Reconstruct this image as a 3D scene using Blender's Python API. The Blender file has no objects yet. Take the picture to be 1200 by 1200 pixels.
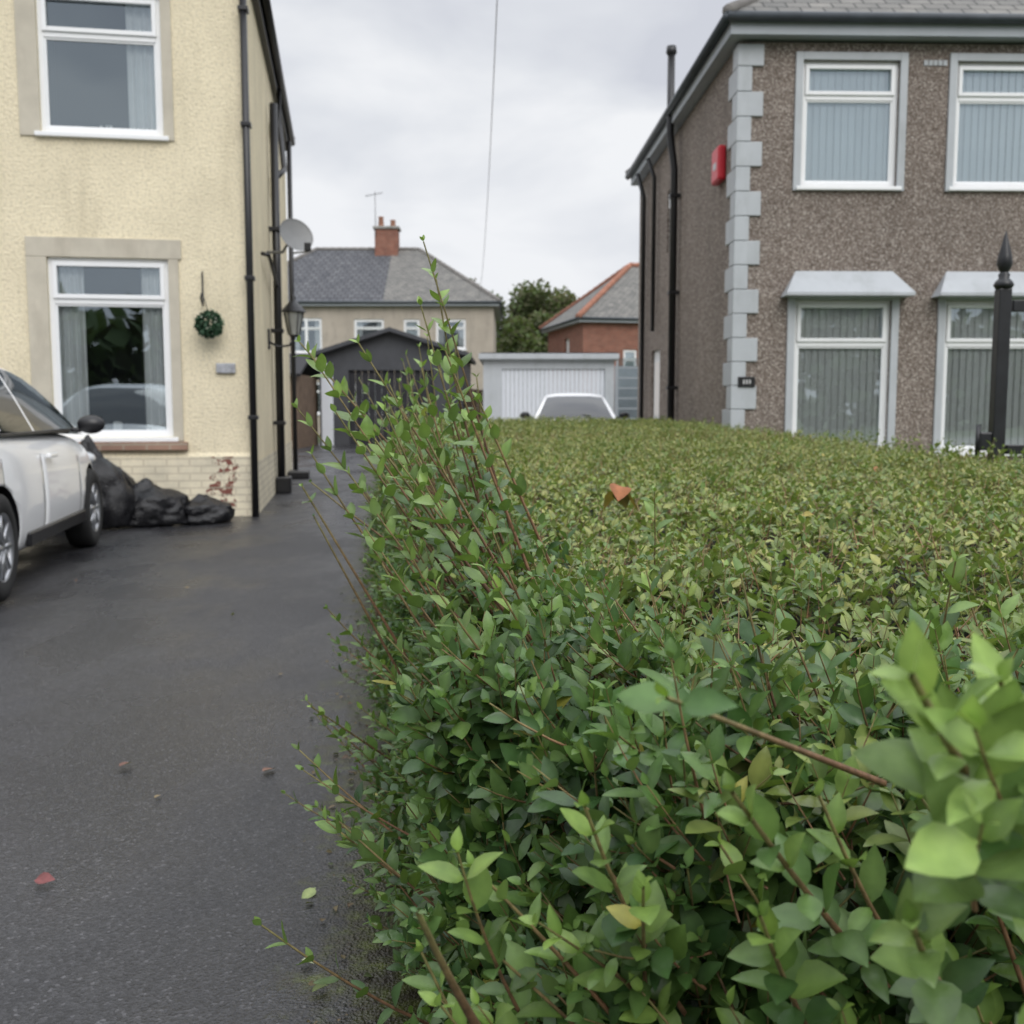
import bpy, math, random
import numpy as np
from mathutils import Vector, Matrix
random.seed(7); rng=np.random.default_rng(11)
S=bpy.context.scene
S.view_settings.view_transform='Standard'; S.view_settings.look='None'; S.view_settings.exposure=0

# ---------------------------------------------------------------- materials
def newmat(name):
    m=bpy.data.materials.new(name); m.use_nodes=True
    nt=m.node_tree; b=nt.nodes['Principled BSDF']
    return m,nt,b
def N(nt,t,**kw):
    n=nt.nodes.new(t)
    for k,v in kw.items():
        if k in n.inputs: n.inputs[k].default_value=v
        else: setattr(n,k,v)
    return n
def ramp(nt,src,stops):
    r=nt.nodes.new('ShaderNodeValToRGB'); e=r.color_ramp.elements
    while len(e)<len(stops): e.new(0.5)
    for el,(p,c) in zip(e,stops):
        el.position=p; el.color=(*c,1) if len(c)==3 else c
    nt.links.new(src,r.inputs[0]); return r
def mixc(nt,fac,a,b,mode='MIX'):
    m=nt.nodes.new('ShaderNodeMix'); m.data_type='RGBA'; m.blend_type=mode
    for i,v in ((0,fac),(6,a),(7,b)):
        if hasattr(v,'links') or hasattr(v,'is_linked'): nt.links.new(v,m.inputs[i])
        else: m.inputs[i].default_value=(*v,1) if isinstance(v,tuple) and len(v)==3 else v
    return m.outputs[2]
def obj_co(nt,scale=(1,1,1)):
    t=nt.nodes.new('ShaderNodeTexCoord'); mp=nt.nodes.new('ShaderNodeMapping'); mp.inputs['Scale'].default_value=scale
    nt.links.new(t.outputs['Object'],mp.inputs['Vector']); return mp.outputs['Vector']
def noise(nt,vec,scale,detail=4,rough=.55):
    n=N(nt,'ShaderNodeTexNoise'); n.inputs['Scale'].default_value=scale; n.inputs['Detail'].default_value=detail; n.inputs['Roughness'].default_value=rough
    nt.links.new(vec,n.inputs['Vector']); return n.outputs['Fac']
def bump(nt,b,h,strength=.3,dist=.01):
    n=N(nt,'ShaderNodeBump'); n.inputs['Strength'].default_value=strength; n.inputs['Distance'].default_value=dist
    nt.links.new(h,n.inputs['Height']); nt.links.new(n.outputs['Normal'],b.inputs['Normal'])
def simple(name,col,rough=.5,var=.12,scale=6,bs=.1,metal=0,spec=.5,dirt=None,bd=.004):
    m,nt,b=newmat(name); v=obj_co(nt)
    f=noise(nt,v,scale,5)
    lo=tuple(max(0,c*(1-var)) for c in col); hi=tuple(c*(1+var) for c in col)
    r=ramp(nt,f,[(.3,lo),(.7,hi)]); out=r.outputs[0]
    if dirt:
        f2=noise(nt,obj_co(nt,(1,1,.3)),3,6,.65); rr=ramp(nt,f2,[(.5,(0,0,0)),(.75,(1,1,1))])
        out=mixc(nt,rr.outputs[0],out,dirt)
    nt.links.new(out,b.inputs['Base Color'])
    b.inputs['Roughness'].default_value=rough; b.inputs['Metallic'].default_value=metal; b.inputs['Specular IOR Level'].default_value=spec
    if bs: bump(nt,b,noise(nt,v,scale*8,4),bs,bd)
    return m

def render_mat(name,col,stain,peel=False):
    m,nt,b=newmat(name); v=obj_co(nt)
    f=noise(nt,v,1.3,6,.6)
    c=ramp(nt,f,[(.3,tuple(x*.86 for x in col)),(.7,tuple(min(1,x*1.05) for x in col))]).outputs[0]
    f2=noise(nt,obj_co(nt,(2.2,2.2,.35)),1.6,6,.7)
    c=mixc(nt,ramp(nt,f2,[(.50,(0,0,0)),(.8,(.7,.7,.7))]).outputs[0],c,stain)
    f3=noise(nt,v,34,3,.6)
    c=mixc(nt,ramp(nt,f3,[(.34,(.38,.38,.38)),(.52,(0,0,0))]).outputs[0],c,tuple(x*.5 for x in col))
    # dirt rising from the ground
    sx=N(nt,'ShaderNodeSeparateXYZ'); nt.links.new(v,sx.inputs[0])
    mr=N(nt,'ShaderNodeMapRange'); mr.inputs[1].default_value=0; mr.inputs[2].default_value=.55; mr.inputs[3].default_value=.55; mr.inputs[4].default_value=0
    nt.links.new(sx.outputs[2],mr.inputs[0])
    mm=N(nt,'ShaderNodeMath',operation='MULTIPLY'); nt.links.new(mr.outputs[0],mm.inputs[0]); nt.links.new(noise(nt,v,5,5,.7),mm.inputs[1])
    c=mixc(nt,mm.outputs[0],c,(.12,.11,.07))
    nt.links.new(c,b.inputs['Base Color']); b.inputs['Roughness'].default_value=.92; b.inputs['Specular IOR Level'].default_value=.2
    bump(nt,b,noise(nt,v,36,4,.6),.9,.016)
    return m
M_cream=render_mat('cream_roughcast',(.84,.75,.55),(.58,.51,.36))
M_beige=simple('beige_surround',(.52,.48,.395),.85,.1,4,.25,dirt=(.41,.37,.30))
M_bgrender=simple('grey_render',(.42,.37,.31),.9,.1,1.2,.2,dirt=(.3,.27,.23))
def pebble():
    m,nt,b=newmat('pebbledash'); v=obj_co(nt)
    vo=N(nt,'ShaderNodeTexVoronoi'); vo.inputs['Scale'].default_value=78; nt.links.new(v,vo.inputs['Vector'])
    sc=N(nt,'ShaderNodeSeparateColor'); nt.links.new(vo.outputs['Color'],sc.inputs[0])
    c=ramp(nt,sc.outputs[0],[(0,(.105,.085,.072)),(.45,(.20,.165,.142)),(.8,(.30,.262,.232)),(1,(.52,.485,.445))]).outputs[0]
    f=noise(nt,obj_co(nt,(1,1,.5)),.9,5,.6)
    c=mixc(nt,1.0,c,ramp(nt,f,[(.3,(.84,.82,.81)),(.7,(1.10,1.07,1.05))]).outputs[0],'MULTIPLY')
    nt.links.new(c,b.inputs['Base Color']); b.inputs['Roughness'].default_value=.85; b.inputs['Specular IOR Level'].default_value=.3
    bump(nt,b,vo.outputs['Distance'],.8,.01); return m
M_pebble=pebble()
def brickmat(name,c1,c2,mortar,bw=.225,rh=.075,uv=False,ms=.01,peel=None,bs=.5):
    m,nt,b=newmat(name)
    t=nt.nodes.new('ShaderNodeTexCoord')
    if uv: vec=t.outputs['UV']
    else:
        sx=N(nt,'ShaderNodeSeparateXYZ'); nt.links.new(t.outputs['Object'],sx.inputs[0])
        ad=N(nt,'ShaderNodeMath',operation='ADD'); nt.links.new(sx.outputs[0],ad.inputs[0]); nt.links.new(sx.outputs[1],ad.inputs[1])
        cx=N(nt,'ShaderNodeCombineXYZ'); nt.links.new(ad.outputs[0],cx.inputs[0]); nt.links.new(sx.outputs[2],cx.inputs[1]); vec=cx.outputs[0]
    br=N(nt,'ShaderNodeTexBrick'); nt.links.new(vec,br.inputs['Vector'])
    br.inputs['Color1'].default_value=(*c1,1); br.inputs['Color2'].default_value=(*c2,1); br.inputs['Mortar'].default_value=(*mortar,1)
    br.inputs['Scale'].default_value=1; br.inputs['Mortar Size'].default_value=ms; br.inputs['Brick Width'].default_value=bw; br.inputs['Row Height'].default_value=rh
    f=noise(nt,vec,2.5,6,.65)
    c=mixc(nt,1.0,br.outputs['Color'],ramp(nt,f,[(.3,(.7,.7,.7)),(.72,(1.15,1.13,1.08))]).outputs[0],'MULTIPLY')
    if peel:
        px,col2=peel
        f2=noise(nt,t.outputs['Object'],8,4,.65)
        sx2=N(nt,'ShaderNodeSeparateXYZ'); nt.links.new(t.outputs['Object'],sx2.inputs[0])
        d=N(nt,'ShaderNodeMath',operation='ADD'); nt.links.new(sx2.outputs[0],d.inputs[0]); d.inputs[1].default_value=-px
        ab=N(nt,'ShaderNodeMath',operation='ABSOLUTE'); nt.links.new(d.outputs[0],ab.inputs[0])
        mr=N(nt,'ShaderNodeMapRange'); mr.inputs[1].default_value=.03; mr.inputs[2].default_value=.28; mr.inputs[3].default_value=.13; mr.inputs[4].default_value=-.16; nt.links.new(ab.outputs[0],mr.inputs[0])
        s=N(nt,'ShaderNodeMath',operation='ADD'); nt.links.new(f2,s.inputs[0]); nt.links.new(mr.outputs[0],s.inputs[1])
        k=ramp(nt,s.outputs[0],[(.60,(0,0,0)),(.625,(1,1,1))]).outputs[0]
        pc=mixc(nt,br.outputs['Fac'],col2,(.3,.26,.2))
        c=mixc(nt,k,c,pc)
    nt.links.new(c,b.inputs['Base Color']); b.inputs['Roughness'].default_value=.85; b.inputs['Specular IOR Level'].default_value=.3
    bump(nt,b,br.outputs['Fac'],-bs,.01); return m
M_redbrick=brickmat('red_brick',(.25,.085,.06),(.30,.12,.085),(.26,.2,.16))
M_sillbrick=brickmat('sill_brick',(.27,.16,.12),(.34,.22,.17),(.36,.3,.24))
M_plinth=brickmat('painted_brick_plinth',(.78,.72,.57),(.75,.69,.55),(.62,.56,.44),peel=(-.32,(.20,.07,.055)))
M_slate=brickmat('slate_roof',(.17,.17,.165),(.23,.225,.215),(.07,.07,.07),.26,.17,True,.012,bs=1)
M_tiledark=brickmat('concrete_tile_roof',(.10,.105,.12),(.13,.135,.15),(.04,.04,.045),.3,.27,True,.02,bs=1)
M_terra=simple('terracotta_ridge',(.33,.15,.10),.8,.2,5,.3)
M_ridge=simple('ridge_tile',(.2,.19,.18),.85,.2,5,.3)
M_upvc=simple('white_upvc',(.84,.85,.86),.3,.02,3,0)
M_greypaint=simple('pale_grey_paint',(.44,.465,.49),.6,.06,3,.15,dirt=(.35,.37,.38))
M_fascia=simple('grey_fascia',(.34,.37,.40),.5,.06,3,.05)
M_black=simple('black_plastic',(.013,.013,.015),.35,.2,5,.05)
M_iron=simple('black_iron_paint',(.012,.013,.016),.38,.3,12,.2)
M_gutter=simple('dark_gutter',(.05,.06,.07),.4,.2,5,0)
M_red=simple('red_alarm_plastic',(.55,.02,.035),.4,.04,5,0)
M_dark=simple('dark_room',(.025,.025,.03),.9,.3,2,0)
M_curtain=simple('curtain_cloth',(.78,.78,.77),.9,.06,5,.1)
def cloth_mat(name,col,tr=.45):
    m=bpy.data.materials.new(name); m.use_nodes=True; nt=m.node_tree; b=nt.nodes['Principled BSDF']; o=nt.nodes['Material Output']
    b.inputs['Base Color'].default_value=(*col,1); b.inputs['Roughness'].default_value=.9
    t=N(nt,'ShaderNodeBsdfTranslucent'); t.inputs['Color'].default_value=(*col,1); mx=N(nt,'ShaderNodeMixShader'); mx.inputs[0].default_value=tr
    v=obj_co(nt,(6,6,.5)); r=ramp(nt,noise(nt,v,2,3),[(.3,tuple(x*.92 for x in col)),(.7,col)]); nt.links.new(r.outputs[0],b.inputs['Base Color'])
    nt.links.new(b.outputs[0],mx.inputs[1]); nt.links.new(t.outputs[0],mx.inputs[2]); nt.links.new(mx.outputs[0],o.inputs[0]); return m
M_blind=cloth_mat('vertical_blind_cloth',(.88,.91,.92),.05)
M_blind2=cloth_mat('vertical_blind_beige',(.88,.85,.82),.05)
M_anth=simple('anthracite_cladding',(.055,.058,.066),.6,.15,3,.1)
M_wood=simple('weathered_timber',(.16,.11,.075),.85,.3,5,.3)
M_concrete=simple('concrete',(.30,.29,.27),.9,.15,1.5,.3,dirt=(.2,.2,.18))
M_metalw=simple('white_garage_steel',(.66,.69,.74),.4,.03,3,0)
M_dish=simple('grey_dish',(.20,.205,.21),.5,.08,8,.05)
M_terrpot=simple('chimney_pot_clay',(.30,.15,.10),.8,.15,6,.2)
def glassmat():
    m=bpy.data.materials.new('window_glass'); m.use_nodes=True; nt=m.node_tree; nt.nodes.clear()
    o=N(nt,'ShaderNodeOutputMaterial'); mx=N(nt,'ShaderNodeMixShader'); tr=N(nt,'ShaderNodeBsdfTransparent'); gl=N(nt,'ShaderNodeBsdfGlossy')
    tr.inputs[0].default_value=(.92,.96,.97,1); gl.inputs['Roughness'].default_value=.015; gl.inputs['Color'].default_value=(.80,.92,1,1)
    fr=N(nt,'ShaderNodeFresnel'); fr.inputs['IOR'].default_value=1.5
    ma=N(nt,'ShaderNodeMath',operation='MULTIPLY_ADD',use_clamp=True); ma.inputs[1].default_value=1.7; ma.inputs[2].default_value=.18
    v=obj_co(nt); bp=N(nt,'ShaderNodeBump'); bp.inputs['Strength'].default_value=.08; bp.inputs['Distance'].default_value=.02
    nt.links.new(noise(nt,v,1.7,1),bp.inputs['Height']); nt.links.new(bp.outputs[0],gl.inputs['Normal'])
    nt.links.new(fr.outputs[0],ma.inputs[0]); nt.links.new(ma.outputs[0],mx.inputs[0]); nt.links.new(tr.outputs[0],mx.inputs[1]); nt.links.new(gl.outputs[0],mx.inputs[2]); nt.links.new(mx.outputs[0],o.inputs[0])
    return m
M_glass=glassmat()
def asphalt():
    m,nt,b=newmat('asphalt'); v=obj_co(nt)
    big=noise(nt,v,.55,6,.6); fine=noise(nt,v,140,2,.6)
    vo=N(nt,'ShaderNodeTexVoronoi'); vo.inputs['Scale'].default_value=150; nt.links.new(v,vo.inputs['Vector'])
    sc=N(nt,'ShaderNodeSeparateColor'); nt.links.new(vo.outputs['Color'],sc.inputs[0])
    c=ramp(nt,big,[(.3,(.023,.023,.026)),(.7,(.042,.042,.045))]).outputs[0]
    c=mixc(nt,1.0,c,ramp(nt,sc.outputs[0],[(0,(.5,.5,.5)),(.6,(.95,.95,.95)),(.94,(1.35,1.35,1.35)),(1,(2.8,2.75,2.7))]).outputs[0],'MULTIPLY')
    # soil and moss along the hedge foot: line x = 0.04-0.14 y
    sx=N(nt,'ShaderNodeSeparateXYZ'); nt.links.new(v,sx.inputs[0])
    a=N(nt,'ShaderNodeMath',operation='MULTIPLY_ADD'); a.inputs[1].default_value=.14; nt.links.new(sx.outputs[1],a.inputs[0]); nt.links.new(sx.outputs[0],a.inputs[2])
    mr=N(nt,'ShaderNodeMapRange'); mr.inputs[1].default_value=-.36; mr.inputs[2].default_value=.04; mr.inputs[3].default_value=-.28; mr.inputs[4].default_value=.28; nt.links.new(a.outputs[0],mr.inputs[0])
    s=N(nt,'ShaderNodeMath',operation='ADD'); nt.links.new(noise(nt,v,6,7,.7),s.inputs[0]); nt.links.new(mr.outputs[0],s.inputs[1])
    k=ramp(nt,s.outputs[0],[(.5,(0,0,0)),(.66,(1,1,1))]).outputs[0]
    moss=ramp(nt,noise(nt,v,22,4,.6),[(.4,(.022,.018,.013)),(.55,(.035,.038,.013)),(.68,(.07,.085,.02))]).outputs[0]
    c=mixc(nt,k,c,moss)
    nt.links.new(c,b.inputs['Base Color'])
    r=ramp(nt,noise(nt,obj_co(nt,(1,.5,1)),.9,5,.6),[(.42,(.20,.20,.20)),(.58,(.58,.58,.58))]); nt.links.new(r.outputs[0],b.inputs['Roughness'])
    h=N(nt,'ShaderNodeMath',operation='ADD'); nt.links.new(fine,h.inputs[0]); nt.links.new(vo.outputs['Distance'],h.inputs[1])
    bump(nt,b,h.outputs[0],.4,.004); return m
M_asphalt=asphalt()
M_grass=simple('rough_grass',(.06,.085,.03),.95,.4,2.5,.6,bd=.03)

# ---------------------------------------------------------------- mesh helpers
def link(o,parent=None):
    S.collection.objects.link(o)
    if parent: o.parent=parent
    return o
def empty(name,loc=(0,0,0),rz=0):
    e=bpy.data.objects.new(name,None); e.location=loc; e.rotation_euler=(0,0,rz); e.empty_display_size=.3; return link(e)
def meshobj(name,verts,faces,mat=None,parent=None,smooth=False,mats=None,idx=None):
    me=bpy.data.meshes.new(name); me.from_pydata([tuple(v) for v in verts],[],faces); me.update()
    o=bpy.data.objects.new(name,me)
    if mats:
        for m in mats: me.materials.append(m)
    elif mat: me.materials.append(mat)
    if idx:
        for p,i in zip(me.polygons,idx): p.material_index=i
    if smooth:
        for p in me.polygons: p.use_smooth=True
    return link(o,parent)
def box(name,parent,x0,x1,y0,y1,z0,z1,mat,bev=0):
    v=[(x,y,z) for z in (z0,z1) for y in (y0,y1) for x in (x0,x1)]
    f=[(0,2,3,1),(4,5,7,6),(0,1,5,4),(2,6,7,3),(0,4,6,2),(1,3,7,5)]
    o=meshobj(name,v,f,mat,parent)
    if bev:
        b=o.modifiers.new('bev','BEVEL'); b.width=bev; b.segments=2
    return o
def tube(name,parent,pts,r,mat,n=12,radii=None,cap=True):
    pts=[Vector(p) for p in pts]; V=[];F=[]
    prev=None
    for i,p in enumerate(pts):
        d=(pts[min(i+1,len(pts)-1)]-pts[max(i-1,0)]).normalized()
        a=d.cross(Vector((0,0,1)));
        if a.length<.05: a=d.cross(Vector((1,0,0)))
        a.normalize(); 
        if prev is not None and a.dot(prev)<0: a=-a
        prev=a; b=d.cross(a)
        rr=radii[i] if radii else r
        for k in range(n):
            t=2*math.pi*k/n; V.append(p+a*math.cos(t)*rr+b*math.sin(t)*rr)
    for i in range(len(pts)-1):
        for k in range(n):
            F.append((i*n+k,i*n+(k+1)%n,(i+1)*n+(k+1)%n,(i+1)*n+k))
    if cap: F.append(tuple(range(n))[::-1]); F.append(tuple((len(pts)-1)*n+k for k in range(n)))
    return meshobj(name,V,F,mat,parent,True)
def lathe(name,parent,prof,loc,mat,n=20,axis='z'):
    V=[];F=[]
    for r,z in prof:
        for k in range(n):
            t=2*math.pi*k/n; V.append((r*math.cos(t),r*math.sin(t),z))
    for i in range(len(prof)-1):
        for k in range(n): F.append((i*n+k,i*n+(k+1)%n,(i+1)*n+(k+1)%n,(i+1)*n+k))
    o=meshobj(name,V,F,mat,parent,True); o.location=loc; return o
def wall(name,parent,u0,u1,z0,z1,holes,mat,origin=(0,0),along=(1,0),inward=(0,1),reveal=.12,rmat=None):
    """vertical wall sheet with rectangular openings and reveals"""
    us=sorted({u0,u1,*[h[0] for h in holes],*[h[1] for h in holes]}); zs=sorted({z0,z1,*[h[2] for h in holes],*[h[3] for h in holes]})
    V=[];F=[]
    def P(u,z,d=0): return (origin[0]+along[0]*u+inward[0]*d, origin[1]+along[1]*u+inward[1]*d, z)
    def q(a,b,c,d):
        n=len(V); V.extend([a,b,c,d]); F.append((n,n+1,n+2,n+3))
    for i in range(len(us)-1):
        for j in range(len(zs)-1):
            cu=(us[i]+us[i+1])/2; cz=(zs[j]+zs[j+1])/2
            if any(h[0]<cu<h[1] and h[2]<cz<h[3] for h in holes): continue
            q(P(us[i],zs[j]),P(us[i+1],zs[j]),P(us[i+1],zs[j+1]),P(us[i],zs[j+1]))
    for a,b,c,d in holes:
        r=reveal
        q(P(a,c),P(a,d),P(a,d,r),P(a,c,r)); q(P(b,c,r),P(b,d,r),P(b,d),P(b,c)); q(P(a,d),P(b,d),P(b,d,r),P(a,d,r)); q(P(a,c,r),P(b,c,r),P(b,c),P(a,c))
    return meshobj(name,V,F,mat,parent)
def window(parent,x0,x1,z0,z1,tr=.27,y=.07,dress='blind',fr=.055,sill=True,name='window',sash='top'):
    fr2=.042
    e=bpy.data.objects.new(name,None); link(e,parent); e.empty_display_size=.1
    B=lambda n,a,b,c,d,f,g,m,bev=.004: box(n,e,a,b,c,d,f,g,m,bev)
    B('frame_left',x0,x0+fr,y,y+.07,z0,z1,M_upvc); B('frame_right',x1-fr,x1,y,y+.07,z0,z1,M_upvc)
    B('frame_top',x0+fr,x1-fr,y,y+.068,z1-fr,z1,M_upvc); B('frame_bottom',x0+fr,x1-fr,y,y+.068,z0,z0+fr,M_upvc)
    zt=z1-(z1-z0)*tr
    B('transom',x0+fr,x1-fr,y-.002,y+.066,zt-.035,zt+.03,M_upvc)
    # opening top sash stands proud
    a,b,c,d=x0+fr-.012,x1-fr+.012,zt+.018,z1-fr+.012
    for nm,p in (('sash_l',(a,a+fr2,c,d)),('sash_r',(b-fr2,b,c,d)),('sash_t',(a+fr2,b-fr2,d-fr2,d)),('sash_b',(a+fr2,b-fr2,c,c+fr2))):
        B(nm,p[0],p[1],y-.022,y+.02,p[2],p[3],M_upvc)
    g=.02
    for nm,p in (('bead_l',(x0+fr,x0+fr+g,z0+fr,zt-.035)),('bead_r',(x1-fr-g,x1-fr,z0+fr,zt-.035)),('bead_b',(x0+fr+g,x1-fr-g,z0+fr,z0+fr+g)),('bead_t',(x0+fr+g,x1-fr-g,zt-.035-g,zt-.035))):
        B(nm,p[0],p[1],y+.01,y+.04,p[2],p[3],M_upvc,.002)
    meshobj('glass',[(x0+fr,y+.03,z0+fr),(x1-fr,y+.03,z0+fr),(x1-fr,y+.03,z1-fr),(x0+fr,y+.03,z1-fr)],[(0,1,2,3)],M_glass,e)
    # room behind
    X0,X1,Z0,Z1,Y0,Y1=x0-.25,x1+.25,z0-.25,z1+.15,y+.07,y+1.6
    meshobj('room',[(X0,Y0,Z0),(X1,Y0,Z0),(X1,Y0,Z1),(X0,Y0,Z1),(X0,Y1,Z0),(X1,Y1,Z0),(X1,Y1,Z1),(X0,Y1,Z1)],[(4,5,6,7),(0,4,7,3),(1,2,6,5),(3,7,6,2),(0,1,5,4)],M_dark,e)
    def cloth(nm,a,b,m,amp,wl,yy,c=z0+.02,d=z1-.02):
        n=max(8,int((b-a)/wl*8)); V=[];F=[]
        for i in range(n+1):
            t=i/n; x=a+(b-a)*t; o=amp*math.sin(2*math.pi*(x)/wl+.6*math.sin(x*9))
            V+= [(x,yy+o,c),(x,yy+o*.7,d)]
            if i: F.append((2*i-2,2*i,2*i+1,2*i-1))
        meshobj(nm,V,F,m,e,True)
    if dress=='blind' or dress=='blind2':
        m=M_blind if dress=='blind' else M_blind2
        w=.089; x=x0+.0; V=[];F=[]; k=0
        while x<x1:
            an=.16+.07*random.random(); dx=w*.5*math.cos(an); dy=w*.5*math.sin(an); cx=x+w*.45; yy=y+.065
            n=len(V); V+=[(cx-dx,yy-dy,z0+.01),(cx+dx,yy+dy,z0+.01),(cx+dx,yy+dy,z1-.01),(cx-dx,yy-dy,z1-.01)]; F.append((n,n+1,n+2,n+3)); x+=w*.93
        meshobj('vertical_blinds',V,F,m,e)
    elif dress=='curtains':
        w=x1-x0
        cloth('curtain_l',x0+.03,x0+w*.27,M_curtain,.02,.07,y+.10); cloth('curtain_r',x1-w*.25,x1-.03,M_curtain,.02,.07,y+.10)
        box('ornament',e,(x0+x1)/2-.04,(x0+x1)/2+.05,y+.09,y+.14,z0+.02,z0+.16,M_curtain,.02)
    elif dress=='right':
        w=x1-x0; cloth('curtain_r',x1-w*.3,x1-.03,M_curtain,.02,.08,y+.10)
        for q in (.45,.5,.53): box('ornament',e,x0+w*q,x0+w*q+.03,y+.09,y+.12,z0+.02,z0+.06+q*.12,M_curtain,.008)
    if sill: B('sill',x0-.05,x1+.05,-.05,y+.0,z0-.045,z0-.002,M_upvc,.006)
    return e
def hip_roof(parent,x0,x1,y0,y1,z,rise,mat,ridgemat,mats_split=None,gut=M_gutter,fas=M_fascia,fh=.2,hipr=.07,soff=.0):
    w=x1-x0; d=y1-y0; h=min(w,d)/2
    if w>=d: r0,r1=Vector((x0+h,y0+d/2,z+rise)),Vector((x1-h,y0+d/2,z+rise))
    else: r0,r1=Vector((x0+w/2,y0+h,z+rise)),Vector((x0+w/2,y1-h,z+rise))
    A,B,C,D=[Vector(p) for p in ((x0,y0,z),(x1,y0,z),(x1,y1,z),(x0,y1,z))]
    if w>=d: fs=[(A,B,r1,r0),(B,C,r1),(C,D,r0,r1),(D,A,r0)]
    else: fs=[(A,B,r0),(B,C,r1,r0),(C,D,r1),(D,A,r0,r1)]
    if mats_split:  # split front face at x
        xs,m2=mats_split
        P=Vector((xs,y0,z)); Q=Vector((xs,r0.y,z+rise))
        fs[0]=(A,P,Q,r0); fs.append((P,B,r1,Q))
    V=[];F=[];uv=[]
    for f in fs:
        n=len(V); V+=f; F.append(tuple(range(n,n+len(f))))
        u=(f[1]-f[0]).normalized(); nn=(f[1]-f[0]).cross(f[2]-f[0]).normalized(); v=nn.cross(u)
        for p in f: uv.append(((p-f[0]).dot(u)+50,(p-f[0]).dot(v)))
    ms=[mat]; idx=[0]*len(F)
    if mats_split: ms.append(m2); idx[0]=1; idx[3]=1
    o=meshobj('roof',V,F,None,parent,mats=ms,idx=idx)
    l=o.data.uv_layers.new(name='UVMap')
    for i,c in enumerate(uv): l.data[i].uv=c
    so=o.modifiers.new('s','SOLIDIFY'); so.thickness=.03; so.offset=-1
    t=.03
    for i,(a,b) in enumerate(((r0,r1),(A,r0),(B,r1),(C,r1),(D,r0)) if w>=d else ((r0,r1),(A,r0),(B,r0),(C,r1),(D,r1))):
        L=(b-a).length
        if L<.3: continue
        k=max(2,int(L/.33)); pts=[];rad=[]
        for j in range(k):
            p=a.lerp(b,j/k); q=a.lerp(b,(j+.93)/k); pts+=[p+Vector((0,0,t-.03)),q+Vector((0,0,t-.03))]; rad+=[hipr*1.08,hipr*.9]
        tube('ridge_tiles_%d'%i,parent,pts,hipr,ridgemat,8,rad)
    # fascia + soffit + gutter
    g=.05
    box('fascia_front',parent,x0+g,x1-g,y0+g,y0+g+.025,z-fh,z-.02,fas); box('fascia_back',parent,x0+g,x1-g,y1-g-.025,y1-g,z-fh,z-.02,fas)
    box('fascia_left',parent,x0+g-.002,x0+g+.023,y0+g+.026,y1-g-.026,z-fh,z-.02,fas); box('fascia_right',parent,x1-g-.023,x1-g+.002,y0+g+.026,y1-g-.026,z-fh,z-.02,fas)
    box('soffit',parent,x0+g+.03,x1-g-.03,y0+g+.03,y1-g-.03,z-fh+.005,z-fh+.02,fas)
    zz=z-.05
    tube('gutter',parent,[(x0,y1,zz),(x0,y0,zz)],.055,gut,10); tube('gutter_front',parent,[(x0,y0,zz+.001),(x1,y0,zz+.001)],.055,gut,10); tube('gutter_right',parent,[(x1,y0,zz+.002),(x1,y1,zz+.002)],.055,gut,10)
    return o

# ---------------------------------------------------------------- ground
meshobj('ground',[(-500,-200,-.02),(500,-200,-.02),(500,900,-.02),(-500,900,-.02)],[(0,1,2,3)],M_grass)
meshobj('asphalt_driveway',[(-16,-4,0),(1.2,-4,0),(.55,-.2,0),(-3.0,30,0),(-3.0,34,0),(-16,34,0)],[(0,1,2,3,4,5)],M_asphalt)
meshobj('concrete_drive',[(-1.6,16.4,-.004),(3,13,-.004),(3,30,-.004),(-3,30,-.004)],[(0,1,2,3)],M_concrete)
meshobj('road',[(-80,-14,-.012),(80,-14,-.012),(80,-6,-.012),(-80,-6,-.012)],[(0,1,2,3)],M_asphalt)
box('kerb',None,-80,80,-6,-5.85,-.012,.05,M_concrete,.01)
meshobj('pavement',[(-80,-5.84,.006),(80,-5.84,.006),(80,-4.02,.006),(-80,-4.02,.006)],[(0,1,2,3)],M_concrete)

# ---------------------------------------------------------------- left house (cream roughcast)
ang=math.atan(.165)
LH=empty('cream_rendered_house',(-2.66,10.6,0),ang)
H=5.55; WL=9.0; DL=7.6
wins=[(-1.95,-.80,.82,2.60),(-1.95,-.80,3.79,5.13),(-4.6,-2.55,.82,2.60),(-4.4,-3.0,3.79,5.13)]
wall('front_wall',LH,-WL,0,.60,H,wins,M_cream)
wall('side_wall',LH,0,DL,.0,H,[(3.4,4.1,3.9,4.9),(4.6,5.45,.02,2.05)],M_cream,origin=(0,0),along=(0,1),inward=(-1,0))
wall('back_wall',LH,-WL,0,.0,H,[],M_cream,origin=(0,DL))
wall('left_wall',LH,0,DL,.0,H,[],M_cream,origin=(-WL,0),along=(0,1))
wall('plinth_front',LH,-WL,.012,0,.62,[],M_plinth,origin=(0,-.025))
meshobj('plinth_top',[(-WL,-.025,.62),(.012,-.025,.62),(.012,.0,.66),(-WL,.0,.66)],[(0,1,2,3)],M_cream,LH)
wall('plinth_side',LH,-.025,DL,0,.56,[(4.6,5.45,.01,.55)],M_plinth,origin=(.014,0),along=(0,1),inward=(-1,0))
meshobj('side_door',[(-.1,4.6,0.02),(-.1,5.45,.02),(-.1,5.45,2.05),(-.1,4.6,2.05)],[(0,1,2,3)],M_anth,LH)
meshobj('side_window',[(-.1,3.4,3.9),(-.1,4.1,3.9),(-.1,4.1,4.9),(-.1,3.4,4.9)],[(0,1,2,3)],M_upvc,LH)
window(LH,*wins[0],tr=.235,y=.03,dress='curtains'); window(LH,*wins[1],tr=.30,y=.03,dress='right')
window(LH,*wins[2],tr=.235,y=.03,dress='curtains'); window(LH,*wins[3],tr=.3,y=.03,dress='right')
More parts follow.
